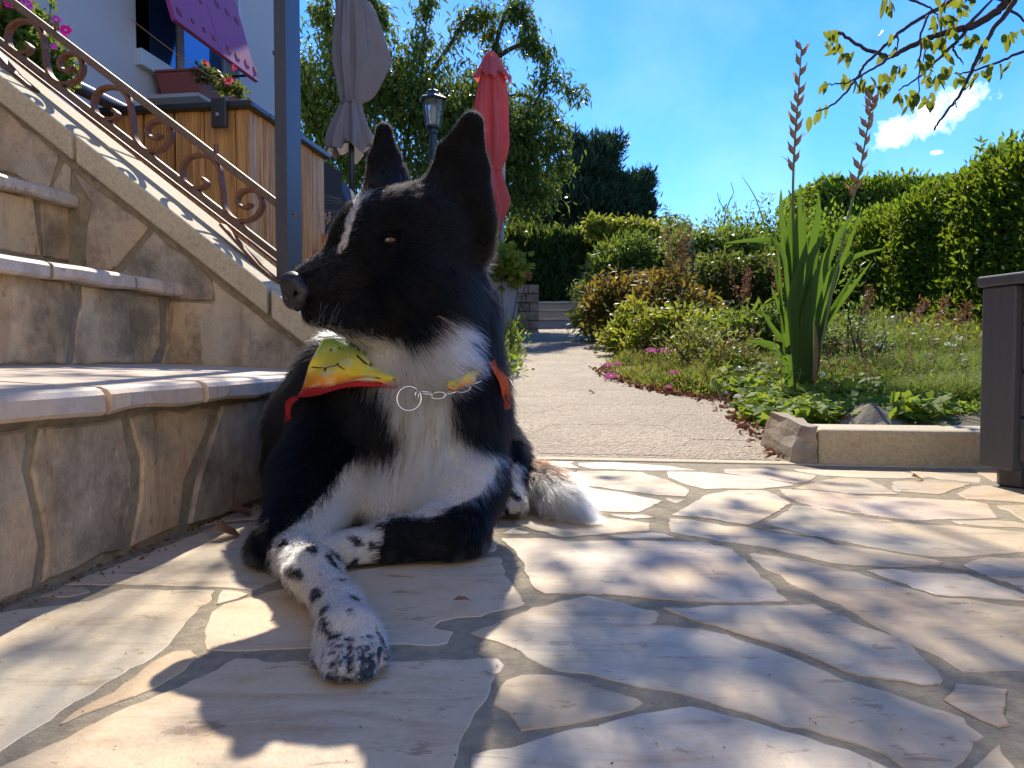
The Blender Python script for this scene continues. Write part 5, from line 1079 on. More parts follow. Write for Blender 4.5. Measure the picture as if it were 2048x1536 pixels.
per = 34; P = np.repeat(cen, per, 0)+RNG.normal(size=(len(cen)*per, 3))*np.repeat(sz, per)[:, None]*np.array([1, 1, .9]); n = len(P)
D = RNG.normal(size=(n, 3))*[.8, .8, .45]+[0, 0, -.75]
par(leaves('crown', P, D, RNG.uniform(.06, .115, n), RNG.uniform(.017, .029, n), GREENS['peach'], None, OV, None, .25), tree)
# conifer
con = tag(empty('conifer', (2.3, 15, 1)), 'dark blue green conifer with ragged upturned branches beyond the clipped hedge', 'tree')
par(MB().tube([[2.05, 15, .6], W(1195, 290, 15)], [.16, .03], 8).build('trunk', M['bark']), con)
blobs = [(1195,325,38,48,15,60),(1170,370,65,45,15,90),(1235,400,50,40,15,80),(1180,420,115,45,15,120),(1270,385,30,28,15,40),(1100,410,45,45,15,70),(1200,458,100,30,15,100),(1150,300,14,25,15,20),(1228,292,18,18,15,20),(1290,362,15,14,15,20),(1285,430,22,30,15,30),(1070,440,45,30,15,60)]
cl, cd = blobpts(blobs, 2300, .45); per = 18; d0 = unit(np.repeat(cd, per, 0)*.7+[0, 0, .55]+RNG.normal(scale=.25, size=(len(cl)*per, 3))); P = np.repeat(cl, per, 0)+RNG.normal(scale=.07, size=(len(cl)*per, 3)); n = len(P)
par(leaves('crown', P, d0, RNG.uniform(.09, .20, n), RNG.uniform(.02, .035, n), GREENS['conifer']), con)
# distant tree mass
far, fd = blobpts([(1050,400,40,60,18,60),(1330,455,60,25,18,60),(980,420,70,50,18,80),(1420,500,80,25,20,60),(560,420,120,80,20,80),(760,450,160,50,19,80)], 9000, .4)
tag(leaves('distant_trees', far, RNG.normal(size=(9000, 3)), .13, .06, GREENS['mid']), 'far off pale green tree tops showing between the peach tree and the conifer', 'trees', kind='stuff')
# ---------------------------------------------------------------- hedges
def hedge(name, label, o, X, Y, Z, n, mat, L, Wd, core, outw, tmpl=OV, faces=('x', 'z', 'y'), jit=.035, upb=.5, round_=.12):
    o, X, Y, Z = (np.asarray(q, float) for q in (o, X, Y, Z)); e = tag(empty(name, o+X/2+Y/2), label, 'hedge')
    ins = .93; c = o+(X+Y)*(1-ins)/2; m = MB(); m.box(c, X*ins, Y*ins, Z*(1-.05)); par(m.build('woody_core', core), e)
    ar = {'x': np.linalg.norm(np.cross(Y, Z)), 'z': np.linalg.norm(np.cross(X, Y)), 'y': np.linalg.norm(np.cross(X, Z))}; tot = sum(ar[f] for f in faces); Ps = []; Ns = []
    for f in faces:
        k = int(n*ar[f]/tot); a, b = RNG.random((2, k, 1))
        if f == 'x': P = o+a*Y+b*Z; Nn = -unit(X)
        elif f == 'y': P = o+a*X+b*Z; Nn = -unit(Y)
        else: P = o+Z+a*X+b*Y; Nn = unit(Z)
        bump = .025*np.sin(P[:, 0:1]*5+P[:, 2:3]*4)+.025*np.sin(P[:, 1:2]*6.3+P[:, 2:3]*3.1); P = P+Nn*(bump+RNG.normal(scale=jit, size=(k, 1))); Ps.append(P); Ns.append(np.tile(Nn, (k, 1)))
    P = np.vstack(Ps); Nn = np.vstack(Ns); topness = np.clip((P[:, 2]-(o+Z)[2]+.12)/.12, 0, 1)[:, None]
    D = Nn*outw+[0, 0, upb]+RNG.normal(scale=.55, size=P.shape)+topness*[0, 0, .5]; n = len(P)
    par(leaves('foliage', P, D, RNG.uniform(L*.7, L*1.25, n), RNG.uniform(Wd*.75, Wd*1.2, n), mat, None, tmpl, Nn+RNG.normal(scale=.5, size=P.shape)), e); return e
core_g = m_plain('hedge_core', (.012, .018, .008), .95)
hd = np.array([.10, 1, 0]); h0 = np.array([2.72, 3.6, .25]); hr = np.array([1.4, 0, 0])
hedge('laurel_hedge', 'long clipped bright green laurel hedge filling the right side', h0, hr, hd*3.2, [0, 0, 1.09], 52000, GREENS['laurel'], .045, .022, core_g, .55, OVF)
hedge('low_hedge_section', 'lower far section of clipped green hedge beyond the end of the long hedge', [3.0, 6.9, .4], [1.4, 0, 0], [.15, 1.9, 0], [0, 0, .90], 15000, GREENS['laurel'], .055, .026, core_g, .5, OV, ('x', 'y', 'z'), .09)
hedge('tall_laurel_hedge', 'darker taller hedge rising behind the far end of the laurel hedge', [3.75, 9.3, .5], [2.6, 0, 0], [0, 1.5, 0], [0, 0, 1.82], 16000, GREENS['laurel'], .075, .034, core_g, .5, OV, ('y', 'z', 'x'))
hedge('thuja_hedge', 'dark clipped conifer hedge across the far end of the path', [-4.5, 10.2, .85], [6.9, 0, 0], [0, .9, 0], [0, 0, .93], 30000, GREENS['thuja'], .11, .03, core_g, .25, OV, ('y', 'z'), .05, 1.0)
hedge('boxwood_hedge', 'low rounded dark hedge between the irises and the gladiolus', [2.0, 7.4, .42], [1.5, 0, 0], [0, 1.2, 0], [0, 0, .92], 15000, GREENS['laurel'], .05, .024, core_g, .5, OV, ('y', 'z', 'x'), .12)
# shoots above the laurel hedge
for (u, v0, v1) in ((1958, 335, 283), (2010, 325, 281), (2030, 320, 292), (1985, 335, 310)):
    p0, p1 = W(u, v0+10, 4.9), W(u+3, v1, 4.9); P = p0+(p1-p0)*RNG.random((26, 1)); m = leaves('shoot_leaves', P, RNG.normal(size=(26, 3))*[.7, .4, .2]+[0, 0, .6], .05, .018, GREENS['laurel'])
    tag(m, 'thin leafy shoot standing above the top of the laurel hedge', 'shoot', 'shoots above the laurel hedge')
# ---------------------------------------------------------------- bushes and perennials
def bush(name, label, blobs, n, mat, L, Wd, dirv=(0, 0, .5), spread=.7, cat='shrub', tmpl=OV, shell=.35, stems=6, outw=.6):
    c = np.mean([W(b[0], b[1], b[4]) for b in blobs], 0); c[2] = float(gz(c[0], c[1])); e = tag(empty(name, c), label, cat); P, d = blobpts(blobs, n, shell); P = P+RNG.normal(scale=.035, size=P.shape)*[1, 1, 1.2]
    P[:, 2] = np.maximum(P[:, 2], gz(P[:, 0], P[:, 1])+.01)
    D = d*outw+np.array(dirv)+RNG.normal(scale=spread, size=P.shape); par(leaves('foliage', P, D, RNG.uniform(L*.7, L*1.3, n), RNG.uniform(Wd*.75, Wd*1.25, n), mat, None, tmpl), e)
    m = MB()
    for k in range(stems):
        q = P[RNG.integers(n)]; g = np.array([c[0]+(q[0]-c[0])*.25, c[1]+(q[1]-c[1])*.25, 0]); g[2] = float(gz(g[0], g[1]))-.02; m.tube([g, (g+q)/2+[0, 0, .02], q], [.006, .004, .002], 5)
    par(m.build('stems', M['twig']), e)['kind'] = 'stuff'; return e
bush('berry_shrub', 'yellowish climbing shrub spilling over the far end of the conifer hedge', [(1235,462,70,18,9.6,40),(1190,455,20,22,9.6,20),(1290,470,40,22,9.6,40)], 2600, GREENS['lime'], .075, .03)
bush('leafy_shrub', 'rounded bright green shrub right of the far garden steps', [(1245,530,68,42,7.6,60),(1270,505,50,35,7.7,50),(1205,545,35,30,7.4,40)], 5200, GREENS['mid'], .065, .018, (0, -.1, .45), .7)
bush('alpine_tuft', 'small grey green tuft at the right end of the far steps', [(1182,578,26,14,7.9,30),(1160,590,20,8,7.9,20)], 700, GREENS['feather'], .06, .012, (0, 0, .8))
bush('peony', 'peony clump with yellowing leaves turning orange beside the path', [(1235,600,60,40,5.6,60),(1200,625,30,25,5.5,40),(1275,590,35,30,5.7,40)], 2400, GREENS['autumn'], .07, .02, (0, 0, .25), .9)
bush('peony', 'green and bronze peony clump leaning over the path, nearest to the far steps', [(1175,640,26,16,6.3,30),(1205,655,20,14,6.0,25)], 700, GREENS['lime'], .07, .022, (-.2, 0, .2), .6)
bush('bronze_perennial', 'bronze and orange leaved perennial at the foot of the irises', [(1330,590,60,38,5.2,60),(1390,625,55,28,4.9,50),(1300,625,40,30,5.0,40)], 2600, GREENS['autumn'], .065, .018, (0, 0, .3), .9)
bush('euphorbia', 'lime green low plant hanging over the right path edge', [(1245,680,42,20,4.6,45),(1290,690,40,20,4.3,40)], 1600, GREENS['lime'], .05, .015, (-.15, 0, .4), .8)
bush('yellow_green_perennial', 'mixed yellow green perennial behind the pink flower carpet', [(1340,655,70,26,4.3,50),(1420,665,50,22,4.1,40),(1270,645,40,24,4.7,40)], 2600, GREENS['lime'], .05, .017, (0, 0, .35), .9)
bush('olive_shrub', 'dull olive shrub with glinting leaves in front of the dark hedge', [(1440,560,75,50,6.0,60),(1520,570,60,55,5.9,50),(1590,560,50,60,5.8,50)], 4200, GREENS['olive'], .06, .022, (0, 0, .2), .7)
bush('olive_shrub', 'sparse greenish shrub with rusty tints under the feathery bushes', [(1390,495,60,24,7.0,50),(1470,490,70,22,7.0,50)], 2600, GREENS['mid'], .06, .02, (0, 0, .3), .7)
bush('mixed_perennial', 'loose mixed green plants between the pink flowers and the gladiolus', [(1480,668,50,26,3.7,50),(1545,660,40,30,3.6,40)], 1800, GREENS['mid'], .045, .013, (0, 0, .5), .8)
bush('mixed_perennial', 'pale grey green loose clump right behind the gladiolus stems', [(1660,690,45,26,3.3,40),(1745,700,40,22,3.2,35)], 1500, GREENS['feather'], .035, .008, (0, 0, .6), .7)
bush('mixed_perennial', 'low coppery clump at the back of the pink flower carpet', [(1390,690,50,16,3.4,40),(1460,715,45,14,3.0,35)], 1500, GREENS['mat'], .03, .008, (0, 0, .6), .7)
bush('mixed_perennial', 'short yellow green clump beneath the rusty seed sprays', [(1830,690,60,14,3.6,40),(1920,695,40,12,3.5,30)], 1300, GREENS['lime'], .03, .009, (0, 0, .6), .7)
bush('path_edge_tuft', 'small green tuft growing at the left edge of the path', [(1022,690,14,26,4.4,20),(1010,725,12,16,3.7,15),(1030,665,12,12,5.2,15)], 800, GREENS['grass'], .04, .010, (0, 0, .7), .4, 'plant')
bush('path_weed', 'tiny bright green weed beside the neck of the dog on the path', [(1015,738,14,5,3.4,12)], 160, GREENS['ivy'], .03, .012, (0, 0, .7), .5, 'plant', stems=2)
ger = bush('geranium', 'yellow green geranium with pink blooms on the grey planter', [(1010,530,30,20,6.0,30),(1035,548,16,10,5.9,20),(990,520,20,20,6.2,25)], 700, GREENS['lime'], .055, .05, (0, 0, .3), .6, 'plant', LB, stems=4)
def flower(name, c, r, mat, nrm=(0, -.35, 1), petals=16, centre=True, label=None, group=None, stem=0, cat='flower', parent=None, thin=.16):
    nrm = unit(nrm); X = unit(np.cross(nrm, [.3, 1, .2])); Y = np.cross(nrm, X); ang = np.arange(petals)*2*math.pi/petals+random.random(); D = np.cos(ang)[:, None]*X+np.sin(ang)[:, None]*Y
    if parent is None: e = tag(empty(name, c), label, cat, group)
    else: e = None
    pt = leaves('petals', np.array(c)+D*r*.15, D+nrm*.15, r*RNG.uniform(.8, 1.0, petals), r*thin*2.4, mat, None, OV, np.tile(nrm, (petals, 1))); par(pt, e or parent)
    if centre: par(MB().lathe(c, [(r*.05, -.001), (r*.2, .001), (r*.12, .003)], 8, axis=nrm).build('flower_centre', M['yellow']), e or parent)
    if stem: par(MB().tube([np.array(c)-[0, 0, stem], np.array(c)-[0, 0, .002]], .0012, 5).build('stalk', M['stem']), e or parent)
    return e
for (u, v, r) in ((1053, 548, .028), (1040, 539, .018), (1062, 553, .012)):
    c = W(u, v, 5.85); 
    for k in range(4): flower('x', c+RNG.normal(scale=r*.35, size=3), r*.6, M['pinkred'], RNG.normal(size=3)*.6+[0, -1, .3], 5, False, parent=ger, thin=.3)
# pink carpet flowers
for (u, v, r, why) in ((1222,752,.016,'nearest to the left tip of the carpet'),(1215,730,.012,'just above the leftmost big bloom'),(1236,727,.010,'small one right of the path edge'),(1303,701,.015,'left of the central trio'),(1325,691,.013,'top of the central trio'),(1331,702,.017,'largest of the central trio'),(1346,686,.014,'right of the central trio'),(1381,672,.014,'midway up the carpet'),(1419,663,.016,'highest on the carpet'),(1531,658,.014,'just left of the gladiolus'),(1545,655,.011,'closest to the gladiolus leaves'),(1348,745,.012,'low in the middle of the carpet'),(1337,774,.009,'lowest, above the dry leaves'),(1737,722,.012,'in the grass right of the gladiolus'),(1690,634,.016,'on the stones beneath the hedge')):
    c = hit(u, v, .05); r = r*1.5*max(.8, c[1]/2.8)
    flower('pink_flower', c, r, M['pink'], (0, -.5, 1), 22, True, 'pink daisy like flower, '+why, 'pink flowers of the carpet plant', .04)
c = hit(1627, 757, .04); flower('orange_flower', c, .012, M['orange_petal'], (0, -1, .4), 9, False, 'small orange flower at the foot of the gladiolus', None, .03, thin=.3)
c = hit(1645, 748, .05); flower('white_flower', c, .011, M['white_petal'], (0, -.7, .8), 7, False, 'small white flower right of the gladiolus base', None, .03, thin=.3)
DU = sorted([1772, 1785, 1827, 1857, 1872, 1918, 1925, 1908, 1762, 1895, 1763]); OR2 = ['first', 'second', 'third', 'fourth', 'fifth', 'sixth', 'seventh', 'eighth', 'ninth', 'tenth', 'eleventh']
for k, (u, v) in enumerate(((1772,668),(1785,688),(1827,667),(1857,676),(1872,678),(1918,678),(1925,677),(1908,690),(1762,690),(1895,688),(1763,664))):
    c = hit(u, v+6, .09); c = W(u, v, c[1]); fl = float(gz(c[0], c[1])); flower('seed_daisy', c, .012, M['white_petal'], RNG.normal(size=3)*.3+[0, -.4, 1], 9, True, 'tiny pale daisy on a stalk below the hedge, '+OR2[DU.index(u)]+' from the left', 'pale daisies below the hedge', max(.03, c[2]-fl), thin=.25)
# ---------------------------------------------------------------- ground cover (things nobody could count)
def area(n, y0, y1, x0f, x1f, power=1.6):
    y = y0*(y1/y0)**(RNG.random(n)**power); x = x0f(y)+(x1f(y)-x0f(y))*RNG.random(n); return np.stack([x, y, gz(x, y)], 1)
def edge(off): return lambda y: right_x(y)+off
# pink-flower carpet
P = area(30000, 1.95, 4.3, edge(.0), lambda y: right_x(y)+.08+.33*y*np.clip((y-1.55)/.8, 0.1, 1), 1.0); P = P[(P[:, 1] > 2.35) | (P[:, 0] < right_x(P[:, 1])+.02)]
P = P[(P[:, 1] > 2.5+.35*RNG.random(len(P)))]
n = len(P); P[:, 2] -= .005; tag(blades('carpet_plant', P, RNG.normal(scale=.5, size=(n, 3))*[1, 1, 0], RNG.uniform(.022, .065, n), RNG.uniform(.004, .008, n), GREENS['mat'], None, 3, .4), 'low fleshy carpet plant with reddish tips spreading along the right path edge', 'ground cover', kind='stuff')
# lobed leaf cover by the kerb
Pv = []
for (u0, v0, u1, v1, n, hh) in ((1480,760,1620,850,420,.035),(1600,770,1900,845,900,.04),(1440,750,1560,800,260,.05),(1470,820,1570,865,150,.02),(1640,810,1860,850,260,.02),(1500,790,1700,850,300,.03)):
    for _ in range(n):
        p = hit(random.uniform(u0, u1), random.uniform(v0, v1)); 
        if p[0] < right_x(p[1])-.02 or np.dot(p-QO, E1) < .36: continue
        p[2] = float(gz(p[0], p[1]))+random.uniform(.0, hh)+.004; Pv.append(p)
Pv = np.array(Pv); n = len(Pv); D = RNG.normal(size=(n, 3))*[1, 1, .3]+[0, -.3, .1]
tag(leaves('lobed_ground_cover', Pv, D, RNG.uniform(.018, .042, n), RNG.uniform(.016, .04, n), GREENS['ivy'], None, LB, RNG.normal(scale=.45, size=(n, 3))+[0, -.25, 1], .2), 'bright green lobed leaves massed behind the concrete kerb', 'ground cover', kind='stuff')
P = area(26000, 1.9, 3.2, lambda y: right_x(y)+.03, lambda y: .62*y+.3, 1.0); P = P[(P-QO)@E1 > .38]; n = len(P)
tag(leaves('small_leaf_cover', P+[0, 0, .012]*RNG.random((n, 1)), RNG.normal(size=(n, 3))*[1, 1, .5]+[0, 0, .4], RNG.uniform(.010, .022, n), RNG.uniform(.006, .012, n), GREENS['ivy'], None, OV), 'fine leafy weeds filling the flower bed', 'ground cover', kind='stuff')
P = area(85000, 2.05, 6.8, lambda y: right_x(y)+.05+.19*y, lambda y: .72*y+.25, 1.0); P = P[((P-QO)@E1 > .42) & (P[:, 0] < 2.75+.1*(P[:, 1]-3.6))]; n = len(P)
tag(blades('bed_grass', P, RNG.normal(scale=.45, size=(n, 3))*[1, 1, 0]+[.12, 0, 0], RNG.uniform(.03, .10, n)*np.clip(P[:, 1]/2.9, .6, 1.7)*np.clip(1+.5*np.sin(P[:, 0]*6+P[:, 1]*3)*np.sin(P[:, 1]*5-P[:, 0]*2), .5, 1.6), RNG.uniform(.0016, .0034, n), GREENS['grass'], None, 4, .6), 'tangled green and straw coloured grass between the kerb and the hedge', 'grass', kind='stuff')
P = area(9000, 3.0, 8.2, lambda y: left_x(y)-.5, lambda y: left_x(y)+.01, 1.0); n = len(P)
tag(blades('verge_grass', P, RNG.normal(scale=.4, size=(n, 3))*[1, 1, 0], RNG.uniform(.02, .07, n), .003, GREENS['grass'], None, 3, .5), 'short green growth along the left edge of the path', 'grass', kind='stuff')
P = area(26000, 4.5, 9.6, edge(.05), lambda y: 3.4+0*y, 1.0); n = len(P)
tag(leaves('bed_foliage', P+[0, 0, .12]*RNG.random((n, 1)), RNG.normal(size=(n, 3))*.6+[0, 0, .7], RNG.uniform(.03, .08, n), RNG.uniform(.010, .02, n), GREENS['olive']), 'mixed low foliage filling the back of the flower bed', 'ground cover', kind='stuff')
# dry leaf litter
edgeP = np.array([PRW[0]+(PRW[1]-PRW[0])*0]+[p for p in PRW[:8]]); es = spline(np.column_stack([edgeP, np.zeros(len(edgeP))]), 20)[:, :2]
k = RNG.integers(0, len(es), 520); P = np.column_stack([es[k]+RNG.normal(scale=[.022, .02], size=(520, 2))+[.012, 0], np.zeros(520)]); P = P[(P-QO)@E1 > .26]; pb_ = (P-QO)@E1
P[:, 2] = np.maximum(gz(P[:, 0], P[:, 1])+.003, path_z(pb_)+.003)+.012*RNG.random(len(P)); n = len(P)
tag(leaves('leaf_litter', P, RNG.normal(size=(n, 3))*[1, 1, .25], RNG.uniform(.014, .034, n), RNG.uniform(.008, .018, n), M['leafbrown'], None, OVF, RNG.normal(scale=.6, size=(n, 3))+[0, 0, .8], .5), 'curled brown leaf litter gathered along the right path edge', 'leaf litter', kind='stuff')
def fallen(c, L, Wd, ang, label, mat='leafbrown', grp=None, curl=.6):
    D = np.array([[math.cos(ang), math.sin(ang), .15]]); o = leaves('fallen_leaf', [c], D, L, Wd, M[mat] if mat in M else GREENS[mat], None, OVF, np.array([[.2, -.3, 1.]]), curl); return tag(o, label, 'leaf', grp)
fallen(G(418, 1062, .012), .042, .026, .5, 'curled dark brown leaf on the shaded paving beside the step'); fallen(G(455, 1020, .012), .035, .022, .4, 'dark curled leaf lying against the step behind the first one')
fallen(G(488, 1008, .014), .022, .018, 1.4, 'small rolled brown leaf upright against the step')
for (u, v, a, s) in ((1176, 787, .3, 'in the middle of the path nearest to the terrace'), (1175, 737, .1, 'on the path close to the pink flowers'), (1064, 740, 1.2, 'on the path near the neck of the dog')):
    q = path_pt(u, v); fallen([q[0], q[1], float(path_z(np.dot(np.array([q[0], q[1], 0])-QO, E1)))+.008], .034, .02, a, 'single brown leaf '+s)
M['pinkleaf'] = leaf_mat('faded_pink_leaf', [(.45, .16, .13), (.5, .2, .16)], .3, .6); fallen(G(1822, 953, .008), .03, .014, .1, 'small faded pink leaf on the paving before the kerb', 'pinkleaf'); fallen(G(905, 1200, .006), .016, .006, .0, 'flat yellow brown leaf on the paving right of the dog', 'leafbrown', curl=.05)
# wild upright weeds and dry stems through the bed
P = area(560, 2.3, 6.5, lambda y: right_x(y)+.15, lambda y: .66*y+.2, 1.0); P = P[((P-QO)@E1 > .5)]; m = MB(); LP = []; LD = []
for p in P:
    hh = random.uniform(.06, .17)*(1+.10*p[1]); l = RNG.normal(size=3)*[.25, .2, 0]; q = [p+UP*hh*t+l*hh*t*t for t in (0, .35, .7, 1)]; m.tube(q, [.0013, .0011, .0009, .0006], 3, cap=False)
    k = random.randint(4, 12); t_ = RNG.uniform(.25, 1, (k, 1)); LP.append(p+UP*hh*t_+l*hh*t_*t_); LD.append(RNG.normal(size=(k, 3))*[1, 1, .4]+[0, 0, .5])
LP = np.vstack(LP); LD = np.vstack(LD); k = len(LP)//2
tag(m.build('dry_stems', M['drystem']), 'thin upright dry stems standing through the flower bed', 'stems', kind='stuff')
tag(leaves('weed_leaves', LP[:k], LD[:k], RNG.uniform(.015, .035, k), .007, GREENS['mid'], None, OV), 'small green weed leaves standing above the grass of the bed', 'weeds', kind='stuff'); tag(leaves('weed_seed_heads', LP[k:], LD[k:], RNG.uniform(.008, .02, len(LP)-k), .006, GREENS['bronze'], None, OV), 'rusty seed heads scattered above the grass of the bed', 'weeds', kind='stuff')
# ---------------------------------------------------------------- gladiolus
def strap(m, pts, wpx, d, fold=.25, tw=0.0):
    P = spline([W(*(q if len(q) == 3 else (q[0], q[1], d))) for q in pts], 7); n = len(P); T = unit(np.gradient(P, axis=0)); w = wpx/F_PX*d; t = np.linspace(0, 1, n)
    wid = w*np.clip(.6+1.4*t, .6, 1)*np.clip((1-t)/.5, 0, 1)**.75*.82+.0004; V = []
    for i in range(n):
        s = np.cross(T[i], [math.sin(tw), -math.cos(tw), .1]); s /= np.linalg.norm(s)+1e-9; nn = np.cross(s, T[i]); V += [P[i]-s*wid[i]/2+nn*fold*wid[i]*.5, P[i], P[i]+s*wid[i]/2+nn*fold*wid[i]*.5]
    return m.add(V, [(3*i+a, 3*i+a+1, 3*i+a+4, 3*i+a+3) for i in range(n-1) for a in (0, 1)])
glad = tag(empty('gladiolus', hit(1598, 766)), 'tall gladiolus clump with sword leaves and two dried seed spikes', 'plant')
GL = [([(1583,772),(1578,650),(1572,520),(1562,430),(1562,378)],24,2.50,.2),([(1592,772),(1592,620),(1596,480),(1599,420),(1600,366)],22,2.47,-.2),([(1600,770),(1600,640),(1614,520),(1634,440),(1637,384)],30,2.49,.3),
 ([(1606,765),(1610,660),(1636,560),(1672,480),(1705,430)],30,2.44,-.1),([(1588,740),(1575,600),(1568,520),(1545,484),(1500,481),(1450,487)],20,2.42,.6),([(1625,745),(1632,640),(1660,550),(1705,515),(1768,497)],22,2.5,.4),
 ([(1578,775),(1570,740),(1552,700),(1525,686),(1492,682)],24,2.40,.2),([(1618,770),(1628,690),(1634,600),(1628,500),(1648,430)],26,2.52,.9),([(1628,765),(1645,640),(1668,560),(1700,480),(1722,420)],20,2.53,.5),
 ([(1580,770),(1566,640),(1548,540),(1532,470),(1512,400),(1482,350)],12,2.52,.8),([(1596,772),(1588,640),(1580,520),(1578,470),(1586,400)],26,2.51,-.5),([(1612,772),(1616,700),(1612,600),(1620,520),(1660,455)],34,2.45,.1),([(1590,774),(1584,700),(1586,600),(1600,540),(1620,470)],32,2.43,-.3),
 ([(1632,765),(1640,690),(1650,600),(1660,520),(1658,450)],22,2.56,1.0),([(1622,768),(1632,700),(1655,640),(1700,580),(1745,520)],18,2.55,.2),([(1575,772),(1568,700),(1560,600),(1556,520),(1548,450)],18,2.54,.7)]
for _ in range(16):
    u0 = random.uniform(1575, 1632); ln = random.gauss(0, 34)+(u0-1603)*1.1; vt = random.uniform(400, 620); GL.append(([(u0, 772), (u0+ln*.08, 680), (u0+ln*.4, (772+vt)/2-20), (u0+ln, vt)], random.uniform(14, 24), random.uniform(2.46, 2.6), random.uniform(-.9, .9)))
for pts, w, d, tw in GL: par(strap(MB(), pts, w, d, .25, tw).build('leaf', GREENS['blade'], smooth=True), glad)
par(strap(MB(), [(1628,760),(1632,700),(1628,640)], 12, 2.41).build('dry_leaf', m_plain('dry_blade', (.16, .10, .06), .8)), glad)
for pts in ([(1590,700),(1588,500),(1586,380),(1590,280),(1596,200),(1603,95)], [(1640,700),(1668,560),(1698,430),(1720,340),(1736,250),(1746,200)]):
    P = spline([W(u, v, 2.5) for u, v in pts], 12); par(MB().tube(P, np.linspace(.0055, .0018, len(P)), 6).build('flower_stalk', M['stem'], smooth=True), glad)
    tt = np.linspace(.48, .99, 17)
    for k, t_ in enumerate(tt):
        c = P[int(t_*(len(P)-1))]; sd = 1 if k % 2 else -1; D = unit([sd*.42, RNG.normal()*.3, .9]); L = .046*(1.15-.35*t_)
        m = MB(); m.lathe(c+D*.002, [(.0015, 0), (.0072, L*.3), (.0085, L*.55), (.003, L*.85), (.0006, L*1.15)], 7, axis=D); par(m.build('seed_pod', GREENS['pod'], smooth=True), glad)
        if k % 3 == 0: par(leaves('bract', [c], [D+[sd*.2, 0, .1]], L*1.5, .009, GREENS['pod'], None, OV), glad)
# iris clumps in the middle of the bed
def clump(name, label, u, v, d, n, hh, w, spread, mat='blade', cat='plant'):
    c = grd(W(u, v, d)); a = RNG.uniform(0, 6.28, n); r = spread*np.sqrt(RNG.random(n)); P = c+np.stack([r*np.cos(a), r*np.sin(a)*.6, 0*a], 1); e = tag(empty(name, c), label, cat)
    m = MB()
    for i in range(n):
        H_ = hh*RNG.uniform(.65, 1.05); l = np.array([math.cos(a[i]), math.sin(a[i]), 0])*RNG.uniform(.05, .3); Q = [P[i]+UP*H_*t+l*H_*t*t for t in np.linspace(0, 1, 6)]; sd = unit(np.cross(l, UP)+RNG.normal(scale=.3, size=3)*[1, 1, 0]); V = []
        for j, q in enumerate(Q): ww = w*math.sqrt(max(0, 1-(j/5)**2.5))/2+.0003; V += [q-sd*ww, q+sd*ww]
        m.add(V, [(2*j, 2*j+1, 2*j+3, 2*j+2) for j in range(5)])
    par(m.build('blades', GREENS[mat]), e); return e
clump('iris_clump', 'dense clump of upright iris blades below the brown seed heads', 1352, 620, 5.2, 70, .40, .022, .17); clump('iris_clump', 'bright narrow iris fan at the left of the iris row', 1312, 612, 5.2, 26, .34, .02, .06)
for (u, v, s) in ((1415, 615, 'single lime fan right of the big iris clump'), (1487, 612, 'middle small fan in front of the olive shrub'), (1512, 618, 'small lime fan left of the dark slab'), (1452, 620, 'low fan between two taller iris fans'), (1562, 605, 'small fan just left of the gladiolus')): clump('iris_clump', s, u, v, 4.9, 12, .22, .018, .045)
def stalks(name, label, u0, u1, v0, v1, d, n, hgt, mat='bronze', lean=(0, 0), cat='plant'):
    e = tag(empty(name, grd(W((u0+u1)/2, v1, d))), label, cat); m = MB(); LP = []; LD = []
    for i in range(n):
        b = W(random.uniform(u0, u1), v1, d+random.uniform(-.1, .1)); b[2] = float(gz(b[0], b[1])); tp_ = W(random.uniform(u0, u1)+lean[0], v0+random.uniform(0, 25), d); m.tube(spline([b, (b+tp_)/2+[0, 0, .02], tp_], 4), [.0025]*4+[.0015]*4+[.001], 4)
        q = RNG.random((hgt, 1)); Pp = tp_+(b-tp_)*q*.45; LP.append(Pp+RNG.normal(scale=.012, size=Pp.shape)); LD.append(RNG.normal(size=Pp.shape)*[.8, .6, .2]+[0, 0, .8])
    par(m.build('stalks', M['drystem']), e)['kind'] = 'stuff'; LP = np.vstack(LP); par(leaves('seed_heads', LP, np.vstack(LD), RNG.uniform(.012, .03, len(LP)), .008, GREENS[mat]), e)['kind'] = 'stuff'; return e
stalks('dried_iris_heads', 'cluster of tall brown seed heads above the iris clump', 1322, 1388, 448, 610, 5.2, 16, 36); stalks('sorrel', 'rusty branched seed heads before the olive shrub', 1455, 1500, 520, 640, 4.6, 5, 40); stalks('sorrel', 'pinkish seed heads just left of the gladiolus', 1540, 1575, 500, 640, 4.4, 4, 45)
stalks('sorrel', 'rusty seed heads right of the gladiolus leaning right', 1700, 1705, 565, 700, 3.9, 3, 60, lean=(35, 0)); stalks('sorrel', 'leaning rusty seed spray left of two others under the hedge', 1800, 1806, 600, 690, 3.7, 2, 70, lean=(45, 0)); stalks('sorrel', 'tallest thin seed spray standing before the hedge', 1868, 1874, 575, 690, 3.8, 2, 50, lean=(22, 0)); stalks('sorrel', 'rightmost leaning seed spray close to the wooden planter', 1885, 1890, 598, 690, 3.6, 2, 70, lean=(50, 0))
bush('tall_weed', 'upright leafy weed standing in the grass right of the gladiolus', [(1697,560,7,60,3.0,8),(1700,640,14,50,3.0,12)], 220, GREENS['mid'], .035, .009, (0, 0, .4), .7, 'plant', stems=3)
bush('tall_weed', 'fine branched weed with small green leaves further right in the grass', [(1730,650,22,35,2.9,15),(1725,700,15,30,2.9,12)], 260, GREENS['feather'], .02, .005, (0, 0, .5), .7, 'plant', stems=6)
